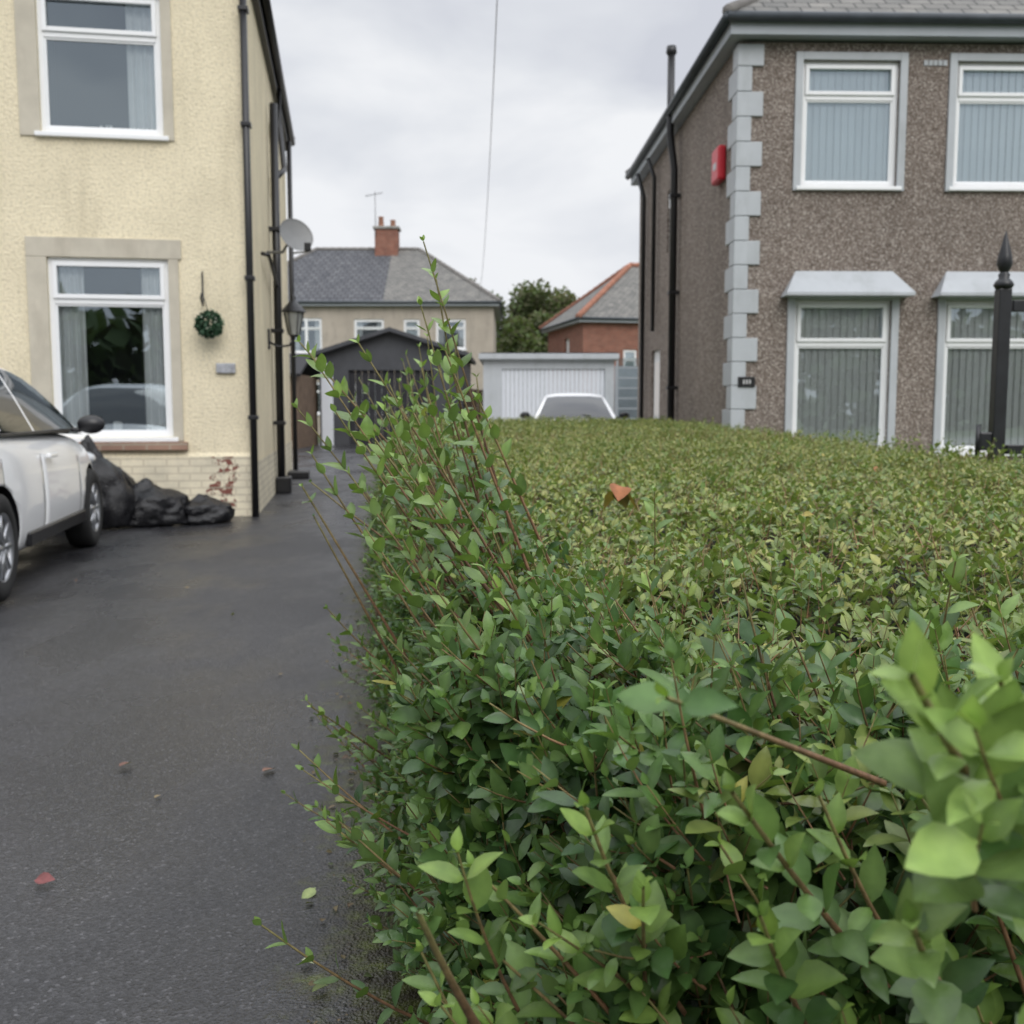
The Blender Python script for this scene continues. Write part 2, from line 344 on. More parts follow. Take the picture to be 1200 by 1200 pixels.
for i,(a,b,c,d) in enumerate(wins):
    s=.16; t=-.018
    box('surround_l%d'%i,LH,a-s-.03,a,t,.004,c-.04,d,M_beige,.004); box('surround_r%d'%i,LH,b,b+s-.06,t,.004,c-.04,d,M_beige,.004)
    if c<2: box('surround_t%d'%i,LH,a-s-.03,b+s-.03,t-.003,.004,d,d+.19,M_beige,.004)
    else: box('surround_t%d'%i,LH,a-s-.03,b+s-.03,t-.003,.004,d,d+.15,M_beige,.004)
    if c<2:
        box('brick_sill%d'%i,LH,a-.02,b+.14,-.07,.0,c-.13,c-.047,M_sillbrick,.006)
hip_roof(LH,-WL-.1,.12,-.12,DL+.12,H+.18,2.7,M_slate,M_ridge,fh=.2,gut=M_black,fas=M_black)
# pipes
tube('downpipe_corner',LH,[(.0,-.09,5.6),(.0,-.09,.0)],.036,M_black)
for z in (1.0,2.4,3.9,5.0): box('pipe_clip',LH,-.05,.05,-.135,-.0,z,z+.04,M_black,.004)
tube('soil_pipe',LH,[(.09,3.0,5.0),(.09,3.0,.0)],.052,M_black)
tube('soil_pipe_b',LH,[(.09,4.4,5.6),(.09,4.4,5.1),(.16,4.0,4.4),(.10,3.1,4.1)],.04,M_black)
tube('downpipe_rear',LH,[(.1,6.9,5.5),(.1,6.9,.0)],.04,M_black)
tube('waste_pipe',LH,[(.0,1.5,2.9),(.09,1.5,2.88),(.09,2.95,2.7)],.022,M_black)
for z in (.9,2.1,3.4): box('soil_clip',LH,.0,.16,2.93,3.07,z,z+.05,M_black,.004)
box('drain_hopper',LH,.02,.22,2.86,3.14,.0,.22,M_black,.02)
box('water_butt_stand',LH,.03,.36,5.7,6.2,.0,.12,M_black,.02)
# number plaque
box('house_number_plaque',LH,-.36,-.17,-.04,-.0,1.47,1.57,simple('grey_slate_plaque',(.36,.37,.40),.5,.35,22),.008)
# hanging artificial topiary ball on bracket
HB=empty('hanging_topiary_ball',LH.location,LH.rotation_euler[2])
tube('bracket',HB,[(-.47,-.02,2.48),(-.47,-.03,2.16),(-.47,-.04,2.14),(-.47,-.2,2.2),(-.455,-.22,2.25)],.009,M_iron,6)
tube('chain',HB,[(-.45,-.2,2.24),(-.40,-.19,2.06)],.004,M_iron,5)
def leafball(name,parent,c,r,n,size,cols):
    V=[];F=[];C=[]
    for i in range(n):
        d=Vector(rng.normal(size=3)).normalized(); p=Vector(c)+d*r*random.uniform(.75,1.05)
        a=(Vector(rng.normal(size=3))*.5+d).normalized(); b=a.cross(d+Vector((.1,.3,.2))).normalized()
        s=size*random.uniform(.6,1.2); k=len(V); V+=[p-b*s*.4,p+a*s,p+b*s*.4,p-a*s*.7]; F.append((k,k+1,k+2,k+3))
    return meshobj(name,V,F,cols,parent)
leafball('foliage',HB,(-.40,-.19,1.95),.125,900,.035,simple('topiary_green',(.035,.09,.045),.6,.6,30,0))
leafball('flowers',HB,(-.40,-.19,1.95),.13,70,.022,simple('topiary_flowers',(.5,.55,.45),.6,.1,30,0))
# satellite dish
SD=empty('satellite_dish',LH.location,LH.rotation_euler[2])
prof=[(.0,.0)]+[(r,.22*r*r/.25) for r in (.05,.1,.15,.2,.215)]+[(.22,.05),(.212,.04),(.15,.012),(0,-.01)]
dd=lathe('dish',SD,prof,(.36,2.25,3.22),M_dish,28); dd.rotation_euler=(math.radians(68),0,math.radians(28))
tube('arm',SD,[(.0,2.45,3.05),(.2,2.4,3.05),(.3,2.3,3.18)],.018,M_dish,8)
tube('lnb_arm',SD,[(.34,2.25,3.02),(.52,1.95,3.0)],.012,M_dish,8); box('lnb',SD,.48,.56,1.9,1.98,3.0,3.1,M_black,.01)
# wall lantern
WLn=empty('wall_lantern',LH.location,LH.rotation_euler[2])
lx,ly,lz=.32,2.35,2.0
tube('bracket',WLn,[(.0,ly,lz-.05),(.12,ly,lz-.12),(.26,ly,lz-.1),(lx,ly,lz)],.014,M_iron,8)
box('backplate',WLn,-.01,.025,ly-.05,ly+.05,lz-.15,lz+.1,M_iron,.01)
k_=1.25
lathe('lantern_base',WLn,[(0,0),(.05,0),(.06,.02),(.055,.03)],(lx,ly,lz),M_iron,6)
lathe('lantern_glass',WLn,[(.055*k_,.0),(.095*k_,.22*k_)],(lx,ly,lz+.03),simple('lantern_glass',(.30,.31,.30),.1,.1),6)
lathe('lantern_roof',WLn,[(.125*k_,.25*k_),(.105*k_,.28*k_),(.04*k_,.35*k_),(.02*k_,.37*k_),(.025*k_,.40*k_),(.0,.43*k_)],(lx,ly,lz),M_iron,6)
for k in range(6):
    t=k*math.pi/3; tube('bar_%d'%k,WLn,[(lx+.057*k_*math.cos(t),ly+.057*k_*math.sin(t),lz+.03),(lx+.099*k_*math.cos(t),ly+.099*k_*math.sin(t),lz+.25*k_)],.007,M_iron,5)

# ---------------------------------------------------------------- right house (pebbledash)
RH=empty('pebbledash_house',(2.57,12.0,0),math.atan(.028))
HR=5.22; WR=9.5; DR=7.4
rw=[(.72,1.83,3.64,5.03),(.70,1.83,.60,2.36),(2.48,3.62,3.64,5.03),(2.46,3.62,.60,2.36),(5.6,6.7,3.64,5.03),(5.4,6.9,.6,2.36)]
wall('front_wall',RH,0,WR,0,HR,rw,M_pebble)
sw=[(3.9,4.5,3.55,4.5),(5.0,5.85,.02,2.1)]
wall('side_wall',RH,0,DR,0,HR,sw,M_pebble,along=(0,1),inward=(1,0))
wall('back_wall',RH,0,WR,0,HR,[],M_pebble,origin=(0,DR)); wall('right_wall',RH,0,DR,0,HR,[],M_pebble,origin=(WR,0),along=(0,1))
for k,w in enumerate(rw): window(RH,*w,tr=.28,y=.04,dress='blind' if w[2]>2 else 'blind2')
for i,(a,b,c,d) in enumerate(rw):
    s=.085; t=-.03
    box('surround_l%d'%i,RH,a-s,a,t,.003,c-.05,d+s,M_greypaint,.005); box('surround_r%d'%i,RH,b,b+s,t,.003,c-.05,d+s,M_greypaint,.005)
    box('surround_t%d'%i,RH,a,b,t+.001,.003,d,d+s,M_greypaint,.005)
    if c<2:
        # lead-grey canopy, sloping hood
        x0,x1=a-.17,b+.17; z0=d+.03; z1=d+.33; V=[(x0,-.26,z0),(x1,-.26,z0),(x1,-.26,z0+.035),(x0,-.26,z0+.035),(x0+.17,0,z1),(x1-.17,0,z1),(x0,0,z0),(x1,0,z0)]
        meshobj('canopy_%d'%i,V,[(0,1,2,3),(3,2,5,4),(0,3,4,6),(1,7,5,2),(0,6,7,1)],M_greypaint,RH)
# side openings
o=window(RH,0,.6,3.55,4.5,tr=.3,y=.04,dress='blind',sill=False); o.location=(0,4.5,0); o.rotation_euler=(0,0,-math.pi/2)
box('side_door',RH,.05,.09,5.0,5.85,.02,2.1,M_upvc,.005); box('side_door_panel',RH,.04,.05,5.15,5.7,1.0,1.9,M_blind2,.005)
# quoins
z=.28; k=0
while z<HR-.02:
    h=.275; z1=min(z+h,HR-.022)
    lf,ls=(.27,.14) if k%2 else (.14,.27)
    V=[(-.028,-.028,z),(lf,-.028,z),(lf,.01,z),(.01,.01,z),(.01,ls*1.5,z),(-.028,ls*1.5,z)]
    V=V+[(a,b,z1-.006) for a,b,_ in V]
    F=[(5,4,3,2,1,0),(6,7,8,9,10,11)]+[(i,(i+1)%6,6+(i+1)%6,6+i) for i in range(6)]
    q=meshobj('quoin_%d'%k,V,F,M_greypaint,RH); b=q.modifiers.new('b','BEVEL'); b.width=.006
    z+=h; k+=1
hip_roof(RH,-.2,WR+.2,-.24,DR+.2,HR+.24,2.9,M_slate,M_ridge,fh=.22,fas=M_fascia,gut=M_gutter)
tube('soil_pipe',RH,[(-.16,3.45,6.25),(-.16,3.45,5.1),(-.09,3.45,4.6),(-.09,3.45,0)],.055,M_black)
lathe('soil_pipe_cowl',RH,[(0,.1),(.07,.09),(.08,0),(.06,-.03)],(-.16,3.45,6.25),M_black,12)
tube('downpipe',RH,[(-.2,6.4,5.2),(-.08,6.4,4.8),(-.08,6.4,0)],.04,M_black)
tube('downpipe_b',RH,[(-.2,5.3,5.2),(-.08,5.3,4.9),(-.08,5.3,2.4)],.035,M_black)
for z in (1.4,2.8,4.2): box('pipe_clip',RH,-.16,.0,3.38,3.52,z,z+.05,M_black,.004)
for q in range(5): box('air_brick_slot',RH,2.1+q*.055,2.145+q*.055,-.012,.005,4.98,5.04,M_greypaint,.003)
al=box('alarm_box',None,-.10,-.0,.55,.93,3.83,4.24,M_red,.03); al.parent=RH
box('alarm_box_label',RH,-.103,-.10,.66,.82,3.98,4.06,simple('label_white',(.5,.5,.52),.5,.05),.0)
box('house_number_sign',RH,.05,.25,-.045,-.028,1.36,1.48,M_black,.006)
sm=simple('sign_white',(.75,.75,.75),.5,.02)
for i,x in enumerate((.11,.145,.18)): box('digit_%d'%i,RH,x,x+.012,-.048,-.0455,1.395,1.445,sm)

# ---------------------------------------------------------------- background semi-detached house
BH=empty('semi_detached_house',(-12.6,45,0),0)
bw=[(1.6,2.4,3.6,5.0),(3.0,4.35,3.55,5.05),(5.75,7.05,3.7,5.0),(7.9,8.6,3.7,5.0),(9.3,10.6,3.7,5.0),(3.0,4.5,.9,2.3),(5.7,7.2,.9,2.3),(9,10.6,.9,2.3)]
wall('front_wall',BH,0,11.8,0,5.55,bw,M_bgrender); wall('right_wall',BH,0,7,0,5.55,[],M_bgrender,origin=(11.8,0),along=(0,1)); wall('left_wall',BH,0,7,0,5.55,[],M_bgrender,origin=(0,0),along=(0,1)); wall('back_wall',BH,0,11.8,0,5.55,[],M_bgrender,origin=(0,7))
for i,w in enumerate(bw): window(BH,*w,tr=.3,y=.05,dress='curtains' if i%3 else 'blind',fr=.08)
for i,w in enumerate(bw[1:2]): box('mullion',BH,(w[0]+w[1])/2-.06,(w[0]+w[1])/2+.06,.02,.06,w[2],w[3],M_upvc)
hip_roof(BH,-.3,12.1,-.3,7.3,5.75,2.75,M_slate,M_ridge,mats_split=(7.05,M_slate),hipr=.1)
rf=[o for o in BH.children if o.name.startswith('roof')][0]; rf.data.materials[0]=M_tiledark; 
rf.data.polygons[0].material_index=0; rf.data.polygons[1].material_index=1; rf.data.polygons[3].material_index=0; rf.data.polygons[4].material_index=1
box('chimney',BH,6.3,7.35,3.0,3.8,7.6,9.35,M_redbrick); box('chimney_cap',BH,6.22,7.43,2.92,3.88,9.35,9.47,M_concrete,.02)
lathe('pot_a',BH,[(.14,0),(.11,.45),(.14,.5),(.1,.5)],(6.55,3.4,9.45),M_terrpot,12); lathe('pot_b',BH,[(.14,0),(.11,.3),(.14,.35),(.1,.35)],(7.1,3.4,9.45),M_terrpot,12)
tube('aerial_mast',BH,[(6.35,2.95,9.0),(6.35,2.95,11.0)],.02,M_dish,6); tube('aerial_boom',BH,[(5.9,2.95,10.8),(6.7,2.95,10.95)],.015,M_dish,5)
for i in range(7): tube('aerial_rod_%d'%i,BH,[(5.95+i*.11,2.75,10.81+i*.02),(5.95+i*.11,3.15,10.81+i*.02)],.008,M_dish,4)

# ---------------------------------------------------------------- red brick house
BR=empty('red_brick_house',(2.95,43,0),math.radians(12))
wall('front_wall',BR,0,8,0,4.75,[(1.75,2.35,2.0,3.6),(4,5.5,2.6,3.9)],M_redbrick); window(BR,1.75,2.35,2.0,3.6,y=.05,dress='blind',fr=.07); window(BR,4,5.5,2.6,3.9,y=.05,dress='blind',fr=.07)
wall('right_wall',BR,0,6,0,4.75,[],M_redbrick,origin=(8,0),along=(0,1)); wall('back_wall',BR,0,8,0,4.75,[],M_redbrick,origin=(0,6))
wall('side_wall',BR,0,6,0,4.75,[(2.2,3.0,3.2,4.2)],M_redbrick,along=(0,1),inward=(1,0))
meshobj('side_window',[(.1,2.2,3.2),(.1,3.0,3.2),(.1,3.0,4.2),(.1,2.2,4.2)],[(0,1,2,3)],M_upvc,BR)
hip_roof(BR,-.3,8.3,-.3,6.3,4.9,2.6,M_slate,M_terra,hipr=.13)
# ---------------------------------------------------------------- garages and sheds
DG=empty('dark_garage',(-5.9,31.6,0),0)
wall('front_wall',DG,0,4.4,0,2.85,[(.9,3.5,.02,2.3)],M_anth); meshobj('gable',[(0,0,2.85),(4.4,0,2.85),(2.2,0,3.45)],[(0,1,2)],M_anth,DG)
for i in range(13): box('door_panel_%d'%i,DG,.9+i*.2,1.09+i*.2,.08,.11,.02,2.3,M_dark,.006)
wall('side_r',DG,0,6,0,2.85,[],M_anth,origin=(4.4,0),along=(0,1)); wall('side_l',DG,0,6,0,2.85,[],M_anth,origin=(0,0),along=(0,1))
box('white_post',DG,.06,.42,-.06,-.01,0,2.5,M_metalw,.01)
V=[(-.2,-.3,2.82),(2.2,-.3,3.58),(4.6,-.3,2.82),(-.2,6.2,2.82),(2.2,6.2,3.58),(4.6,6.2,2.82)]
r=meshobj('roof',V,[(0,1,4,3),(1,2,5,4)],M_anth,DG); so=r.modifiers.new('s','SOLIDIFY'); so.thickness=.12
SH=empty('timber_shed',(-8.0,29,0),0)
wall('front_wall',SH,0,1.95,0,2.1,[(.5,1.3,.02,1.8)],M_wood); wall('side_wall',SH,0,3,0,2.1,[],M_wood,origin=(1.95,0),along=(0,1))
meshobj('doorway',[(.5,.12,0),(1.3,.12,0),(1.3,.12,1.8),(.5,.12,1.8)],[(0,1,2,3)],M_dark,SH)
r=meshobj('roof',[(-.2,-.25,2.1),(2.1,-.25,2.1),(2.1,1.5,2.75),(-.2,1.5,2.75),(-.2,3.2,2.1),(2.1,3.2,2.1)],[(0,1,2,3),(3,2,5,4)],M_tiledark,SH)
so=r.modifiers.new('s','SOLIDIFY'); so.thickness=.08
WG=empty('white_door_garage',(-.78,28,0),0)
wall('front_wall',WG,0,3.55,0,2.45,[(.5,3.3,.02,2.2)],M_greypaint); wall('side_l',WG,0,5.5,0,2.45,[],M_concrete,origin=(0,0),along=(0,1)); wall('side_r',WG,0,5.5,0,2.45,[],M_concrete,origin=(3.55,0),along=(0,1))
for i in range(24): box('door_rib_%d'%i,WG,.5+i*.1167,.5+i*.1167+.108,.05,.08,.02,2.2,M_metalw,.008)
box('roof_slab',WG,-.12,3.67,-.18,5.6,2.452,2.60,M_greypaint,.01); box('roof_felt',WG,-.08,3.63,-.14,5.56,2.602,2.63,M_tiledark)
GH=empty('greenhouse',(2.62,25.5,0),0)
for i in range(6):
    box('slat_%d'%i,GH,0,1.0,-.02,.03,.9+i*.25,1.11+i*.25,M_glass); box('glazing_bar_%d'%i,GH,0,1.0,-.04,.03,.86+i*.25,.895+i*.25,M_fascia)
box('base',GH,0,1.0,0,.1,0,.86,M_anth); box('post_l',GH,-.05,0,-.05,.05,0,2.3,M_fascia); box('post_r',GH,1.0,1.05,-.05,.05,0,2.3,M_fascia); box('back',GH,0,1,.8,.85,0,2.2,M_fascia)
FN=empty('timber_fence',(0,0,0),0)
for i in range(60):
    x=-3.2+i*.15
    if -.9<x<2.9: continue
    box('board_%d'%i,FN,x,x+.14,33+.02*(i%2),33.03+.02*(i%2),0,1.75+.02*math.sin(i*1.7),M_wood)

# ---------------------------------------------------------------- vehicles
def carpaint(name,col):
    m,nt,b=newmat(name); b.inputs['Base Color'].default_value=(*col,1); b.inputs['Roughness'].default_value=.35; b.inputs['Coat Weight'].default_value=.7; b.inputs['Coat Roughness'].default_value=.03
    v=obj_co(nt); f=noise(nt,v,2.5,5); c=ramp(nt,f,[(.3,tuple(x*.97 for x in col)),(.7,col)]); nt.links.new(c.outputs[0],b.inputs['Base Color']); return m
M_paint=carpaint('white_car_paint',(.95,.955,.96))
M_tyre=simple('tyre_rubber',(.018,.018,.018),.85,.2,10,.2)
M_alloy=simple('alloy',(.42,.43,.45),.35,.05,5,0,metal=.8)
M_carglass,nt_,b_=newmat('car_glass'); b_.inputs['Base Color'].default_value=(.012,.015,.017,1); b_.inputs['Roughness'].default_value=.04; b_.inputs['Specular IOR Level'].default_value=.8
M_lamp=simple('headlamp',(.6,.62,.65),.08,.05,5,0); M_tail=simple('tail_lamp',(.35,.01,.01),.15,.05,5,0)
_car={}
def build_car(loc,rz):
    root=empty('parked_car',loc,rz)
    if _car:
        for o in _car['parts']:
            c=o.copy(); link(c,root)
        return root
    st=[(2.0,.36,.54,.32),(1.98,.55,.60,.25),(1.88,.70,.66,.21),(1.68,.79,.76,.19),(1.35,.845,.85,.19),(1.0,.862,.91,.19),(.65,.866,.935,.19),(0,.868,.955,.19),(-.7,.868,.98,.19),(-1.3,.865,1.01,.19),(-1.7,.82,1.02,.22),(-1.9,.74,.97,.26),(-2.0,.62,.88,.32),(-2.03,.45,.75,.4)]
    V=[];F=[]
    half=lambda w,zt,zb:[(0,zt+.035),(.5*w,zt+.03),(.82*w,zt+.005),(.93*w,zt-.05),(.972*w,zt-.15),(.985*w,zt-.26),(1.0*w,(zt+zb)/2-.08),(.985*w,zb+.14),(.95*w,zb+.03),(.8*w,zb),(0,zb)]
    npt=20
    for x,w,zt,zb in st:
        h=half(w,zt,zb); ring=[(x,a,b) for a,b in h]+[(x,-a,b) for a,b in h[-2:0:-1]]
        V+=ring
    for i in range(len(st)-1):
        for k in range(npt): F.append((i*npt+k,i*npt+(k+1)%npt,(i+1)*npt+(k+1)%npt,(i+1)*npt+k))
    F.append(tuple(range(npt))[::-1]); F.append(tuple((len(st)-1)*npt+k for k in range(npt)))
    body=meshobj('body',V,F,None,root,True,mats=[M_paint,M_carglass,M_black],idx=[0]*len(F))
    import bmesh
    bm=bmesh.new(); bm.from_mesh(body.data); bmesh.ops.recalc_face_normals(bm,faces=bm.faces); bm.to_mesh(body.data); bm.free()
    ss=body.modifiers.new('ss','SUBSURF'); ss.levels=2; ss.render_levels=2
    cutters=[]
    for sx in (1.24,-1.24):
        for sy in (1,-1):
            c=lathe('cut',None,[(0,-.16),(.355,-.16),(.355,.3),(0,.3)],(sx,sy*.78,.315),M_black,32); c.rotation_euler=(math.pi/2*-sy,0,0)
            cutters.append(c)
    for x in (.78,-.30,-1.15):
        for sy in (1,-1):
            c=box('cut',None,x,x+.009,min(sy*.84,sy*.95),max(sy*.84,sy*.95),.30,.99,M_black); cutters.append(c)
    bpy.context.view_layer.update()
    bpy.context.view_layer.objects.active=body
    bpy.ops.object.select_all(action='DESELECT'); body.select_set(True)
    wl=body.matrix_world.copy()
    for c in cutters:
        c.data.materials.clear()
        for m in (M_paint,M_carglass,M_black): c.data.materials.append(m)
        for p in c.data.polygons: p.material_index=2; p.use_smooth=False
        bmx=bmesh.new(); bmx.from_mesh(c.data); bmesh.ops.recalc_face_normals(bmx,faces=bmx.faces); bmx.to_mesh(c.data); bmx.free()
        c.matrix_world=wl@c.matrix_world
    bpy.context.view_layer.update()
    bpy.ops.object.modifier_apply(modifier='ss')
    for c in cutters:
        md=body.modifiers.new('b','BOOLEAN'); md.operation='DIFFERENCE'; md.object=c; md.solver='EXACT'
        bpy.ops.object.modifier_apply(modifier='b')
    for c in cutters: bpy.data.objects.remove(c)
    # greenhouse
    gs=[(1.12,.0,.91),(.95,.10,.92),(.70,.235,.93),(.45,.345,.94),(.25,.41,.945),(.05,.445,.95),(-.3,.465,.96),(-.34,.465,.96),(-.8,.455,.975),(-1.05,.44,.985),(-1.12,.435,.985),(-1.4,.385,1.0),(-1.62,.28,1.01),(-1.78,.12,1.01),(-1.86,.0,1.01)]
    V=[];F=[];I=[]
    for x,h,bz in gs:
        t=h/.465; wt=.80-.21*t; z=bz+h
        hp=[(0,z+.02*t),(wt*.55,z+.015*t),(wt-.07,z-.012*t),(wt,z-.05*t),(wt+(.815-wt)*.5,bz+(z-.05*t-bz)*.5+.012*t),(.82,bz-.01)]
        ring=[(x,a,b) for a,b in hp]; V+=[(x,-a,b) for a,b in hp[::-1]]+ring[1:]
    npt=11
    for i in range(len(gs)-1):
        xm=(gs[i][0]+gs[i+1][0])/2
        for k in range(npt-1):
            F.append((i*npt+k,i*npt+k+1,(i+1)*npt+k+1,(i+1)*npt+k))
            kk=k if k<5 else 9-k   # 0,1 side glass, 2 rail, 3,4 roof
            if kk in(0,1):
                m=1
                if -.34<xm<-.30 or -1.12<xm<-1.05 or xm<-1.3: m=0
                if xm>.95: m=0
            elif kk==2: m=0
            else: m=1 if (xm>.26 or xm<-1.5) else 0
            I.append(m)
    gh=meshobj('greenhouse',V,F,None,root,True,mats=[M_paint,M_carglass,M_black],idx=I)
    for sy in (1,-1):
        box('door_rub_strip',root,-.72,.84,min(sy*.835,sy*.873),max(sy*.835,sy*.873),.25,.34,M_black,.012)
        box('belt_seal',root,-1.1,.74,min(sy*.80,sy*.832),max(sy*.80,sy*.832),.942,.962,M_black,.006)
        box('handle',root,-.22,-.02,min(sy*.86,sy*.89),max(sy*.86,sy*.89),.78,.81,M_paint,.008); 
        for nm,c,s,m in (('mirror',(.66,sy*.97,.99),(.06,.10,.07),M_black),('headlamp',(1.66,sy*.66,.69),(.2,.13,.065),M_lamp),('tail_lamp',(-1.88,sy*.68,.86),(.1,.12,.13),M_tail),('mirror_stalk',(.68,sy*.87,.95),(.04,.06,.02),M_black)):
            bm=bmesh.new(); bmesh.ops.create_uvsphere(bm,u_segments=20,v_segments=12,radius=1)
            me=bpy.data.meshes.new(nm); bmesh.ops.scale(bm,vec=s,verts=bm.verts); bm.to_mesh(me); bm.free(); me.materials.append(m)
            for p in me.polygons: p.use_smooth=True
            o=bpy.data.objects.new(nm,me); o.location=c; link(o,root)
        for sx in (1.24,-1.24):
            y=sy*.765
            rp=[(.19,-.09),(.27,-.1),(.305,-.085),(.315,-.05),(.315,.05),(.305,.085),(.27,.1),(.20,.095),(.19,.08),(.19,-.09)]
            o=lathe('tyre',root,rp,(sx,y,.315),M_tyre,36); o.rotation_euler=(math.pi/2,0,0)
            o=lathe('rim',root,[(.205,.092),(.195,.096),(.185,.07),(.18,-.04),(0,-.04)] if sy<0 else [(.205,-.092),(.195,-.096),(.185,-.07),(.18,.04),(0,.04)],(sx,y,.315),M_alloy,32); o.rotation_euler=(math.pi/2,0,0)
            for k in range(8):
                t=k*math.pi/4; c,s_=math.cos(t),math.sin(t); yy=y+sy*.075
                tube('spoke',root,[(sx+.03*c,yy+sy*.01,.315+.03*s_),(sx+.19*c,yy,.315+.19*s_)],.016,M_alloy,6)
            o=lathe('hub',root,[(.05,-.01),(.045,.012),(0,.015)],(sx,y+sy*.08,.315),M_alloy,16); o.rotation_euler=(math.pi/2*-sy,0,0)
    box('grille',root,1.90,1.995,-.42,.42,.32,.42,M_black,.01); box('number_plate_front',root,1.99,2.005,-.26,.26,.43,.54,M_upvc,.004); box('number_plate_rear',root,-2.04,-2.02,-.26,.26,.62,.73,simple('yellow_plate',(.6,.45,.03),.5),.004)
    tube('wiper',root,[(1.04,.3,.98),(.82,-.25,1.06)],.008,M_black,5)
    _car['parts']=list(root.children)
    return root
build_car((-3.98,6.86,0),math.radians(100.8))
build_car((1.25,20.8,0),math.radians(-92))
build_car((-6.5,-8.0,0),math.radians(2))

# ---------------------------------------------------------------- bin bags
def bag(loc,s,seed,rz=0):
    import bmesh
    from mathutils import noise as mn
    bm=bmesh.new(); bmesh.ops.create_icosphere(bm,subdivisions=5,radius=1)
    for v in bm.verts:
        p=v.co.copy(); d=p.normalized()
        n=mn.noise(d*1.6+Vector((seed,0,0)))*.28+(1-abs(mn.noise(d*3.5+Vector((0,seed,0)))))*.14+(1-abs(mn.noise(d*8+Vector((0,0,seed)))))*.06
        r=.8+n; q=d*r
        if q.z>.55: # gathered neck
            k=min(1,(q.z-.55)/.4); q.x*=1-.55*k; q.y*=1-.55*k; q.z+=.12*k
        if q.z<-.45: q.z=-.45+(q.z+.45)*.1
        v.co=Vector((q.x*s[0],q.y*s[1],(q.z+.5)*s[2]))
    me=bpy.data.meshes.new('bin_bag'); bm.to_mesh(me); bm.free(); me.materials.append(M_bag)
    for p in me.polygons: p.use_smooth=True
    o=bpy.data.objects.new('bin_bag',me); o.location=loc; o.rotation_euler=(0,0,rz); link(o)
M_bag=simple('black_polythene',(.010,.010,.012),.27,.2,8,.6,bd=.02)
bag((-3.93,9.55,0),(.42,.34,.50),1.3); bag((-3.48,9.75,0),(.38,.28,.26),4.1,.4); bag((-3.02,9.95,0),(.30,.22,.17),7.7,.9)
bag((-4.3,9.8,0),(.34,.3,.44),9.3)

# ---------------------------------------------------------------- iron gate
IG=empty('iron_gate',(2.62,5.55,0),0)
box('post',IG,-.034,.034,-.034,.034,0,1.74,M_iron,.006)
lathe('post_collar',IG,[(0,0),(.04,0),(.052,.02),(.042,.04),(.026,.055),(.03,.075),(.018,.09)],(0,0,1.74),M_iron,16)
lathe('finial',IG,[(.016,0),(.028,.02),(.04,.05),(.035,.09),(.02,.15),(.008,.2),(0,.23)],(0,0,1.82),M_iron,14)
box('top_rail',IG,.05,1.9,-.02,.02,1.62,1.68,M_iron,.004); box('mid_rail',IG,.05,1.9,-.02,.02,.86,.91,M_iron,.004); box('bottom_rail',IG,.05,1.9,-.02,.02,.15,.2,M_iron,.004)
for i in range(13): tube('bar_%d'%i,IG,[(.16+i*.14,0,.15),(.16+i*.14,0,.88)],.009,M_iron,6)
box('hinge',IG,-.10,-.03,-.025,.025,.88,.98,M_iron,.01); tube('hinge_pin',IG,[(-.10,0,.84),(-.10,0,1.02)],.014,M_iron,8)

# overhead cable + pole behind
CB=empty('overhead_cable',(0,0,0),0)
pts=[]
for i in range(60):
    Y=-10+55*i/59
    def L(Y,xs,zs):
        r=0
        for a in range(3):
            t=zs[a]
            for b in range(3):
                if a!=b: t*=(Y-xs[b])/(xs[a]-xs[b])
            r+=t
        return r
    pts.append((L(Y,(-10,12,45),(.5,-.165,-1.45)),Y,L(Y,(-10,12,45),(7.6,5.72,5.9))))
tube('cable',CB,pts,.006,simple('cable_grey',(.38,.38,.40),.6,.1),6)
TP=empty('telegraph_pole',(.5,-10,0)); tube('pole',TP,[(0,0,0),(0,0,8)],.13,M_wood,12,[.15,.11])

# ---------------------------------------------------------------- numpy mesh builder
def npmesh(name,V,Q,C,mat,parent,smooth=True):
    me=bpy.data.meshes.new(name); V=np.asarray(V,np.float32); Q=np.asarray(Q,np.int32)
    me.vertices.add(len(V)); me.vertices.foreach_set('co',V.ravel())
    me.loops.add(Q.size); me.loops.foreach_set('vertex_index',Q.ravel())
    me.polygons.add(len(Q)); me.polygons.foreach_set('loop_start',np.arange(0,Q.size,4,dtype=np.int32)); me.polygons.foreach_set('loop_total',np.full(len(Q),4,np.int32))
    me.polygons.foreach_set('use_smooth',np.full(len(Q),smooth))
    me.update(calc_edges=True)
    a=me.color_attributes.new('Col','FLOAT_COLOR','POINT'); cc=np.ones((len(V),4),np.float32); cc[:,:3]=C; a.data.foreach_set('color',cc.ravel())
    me.materials.append(mat); o=bpy.data.objects.new(name,me); link(o,parent); return o
def nrm(a): return a/np.maximum(np.linalg.norm(a,axis=-1,keepdims=True),1e-9)
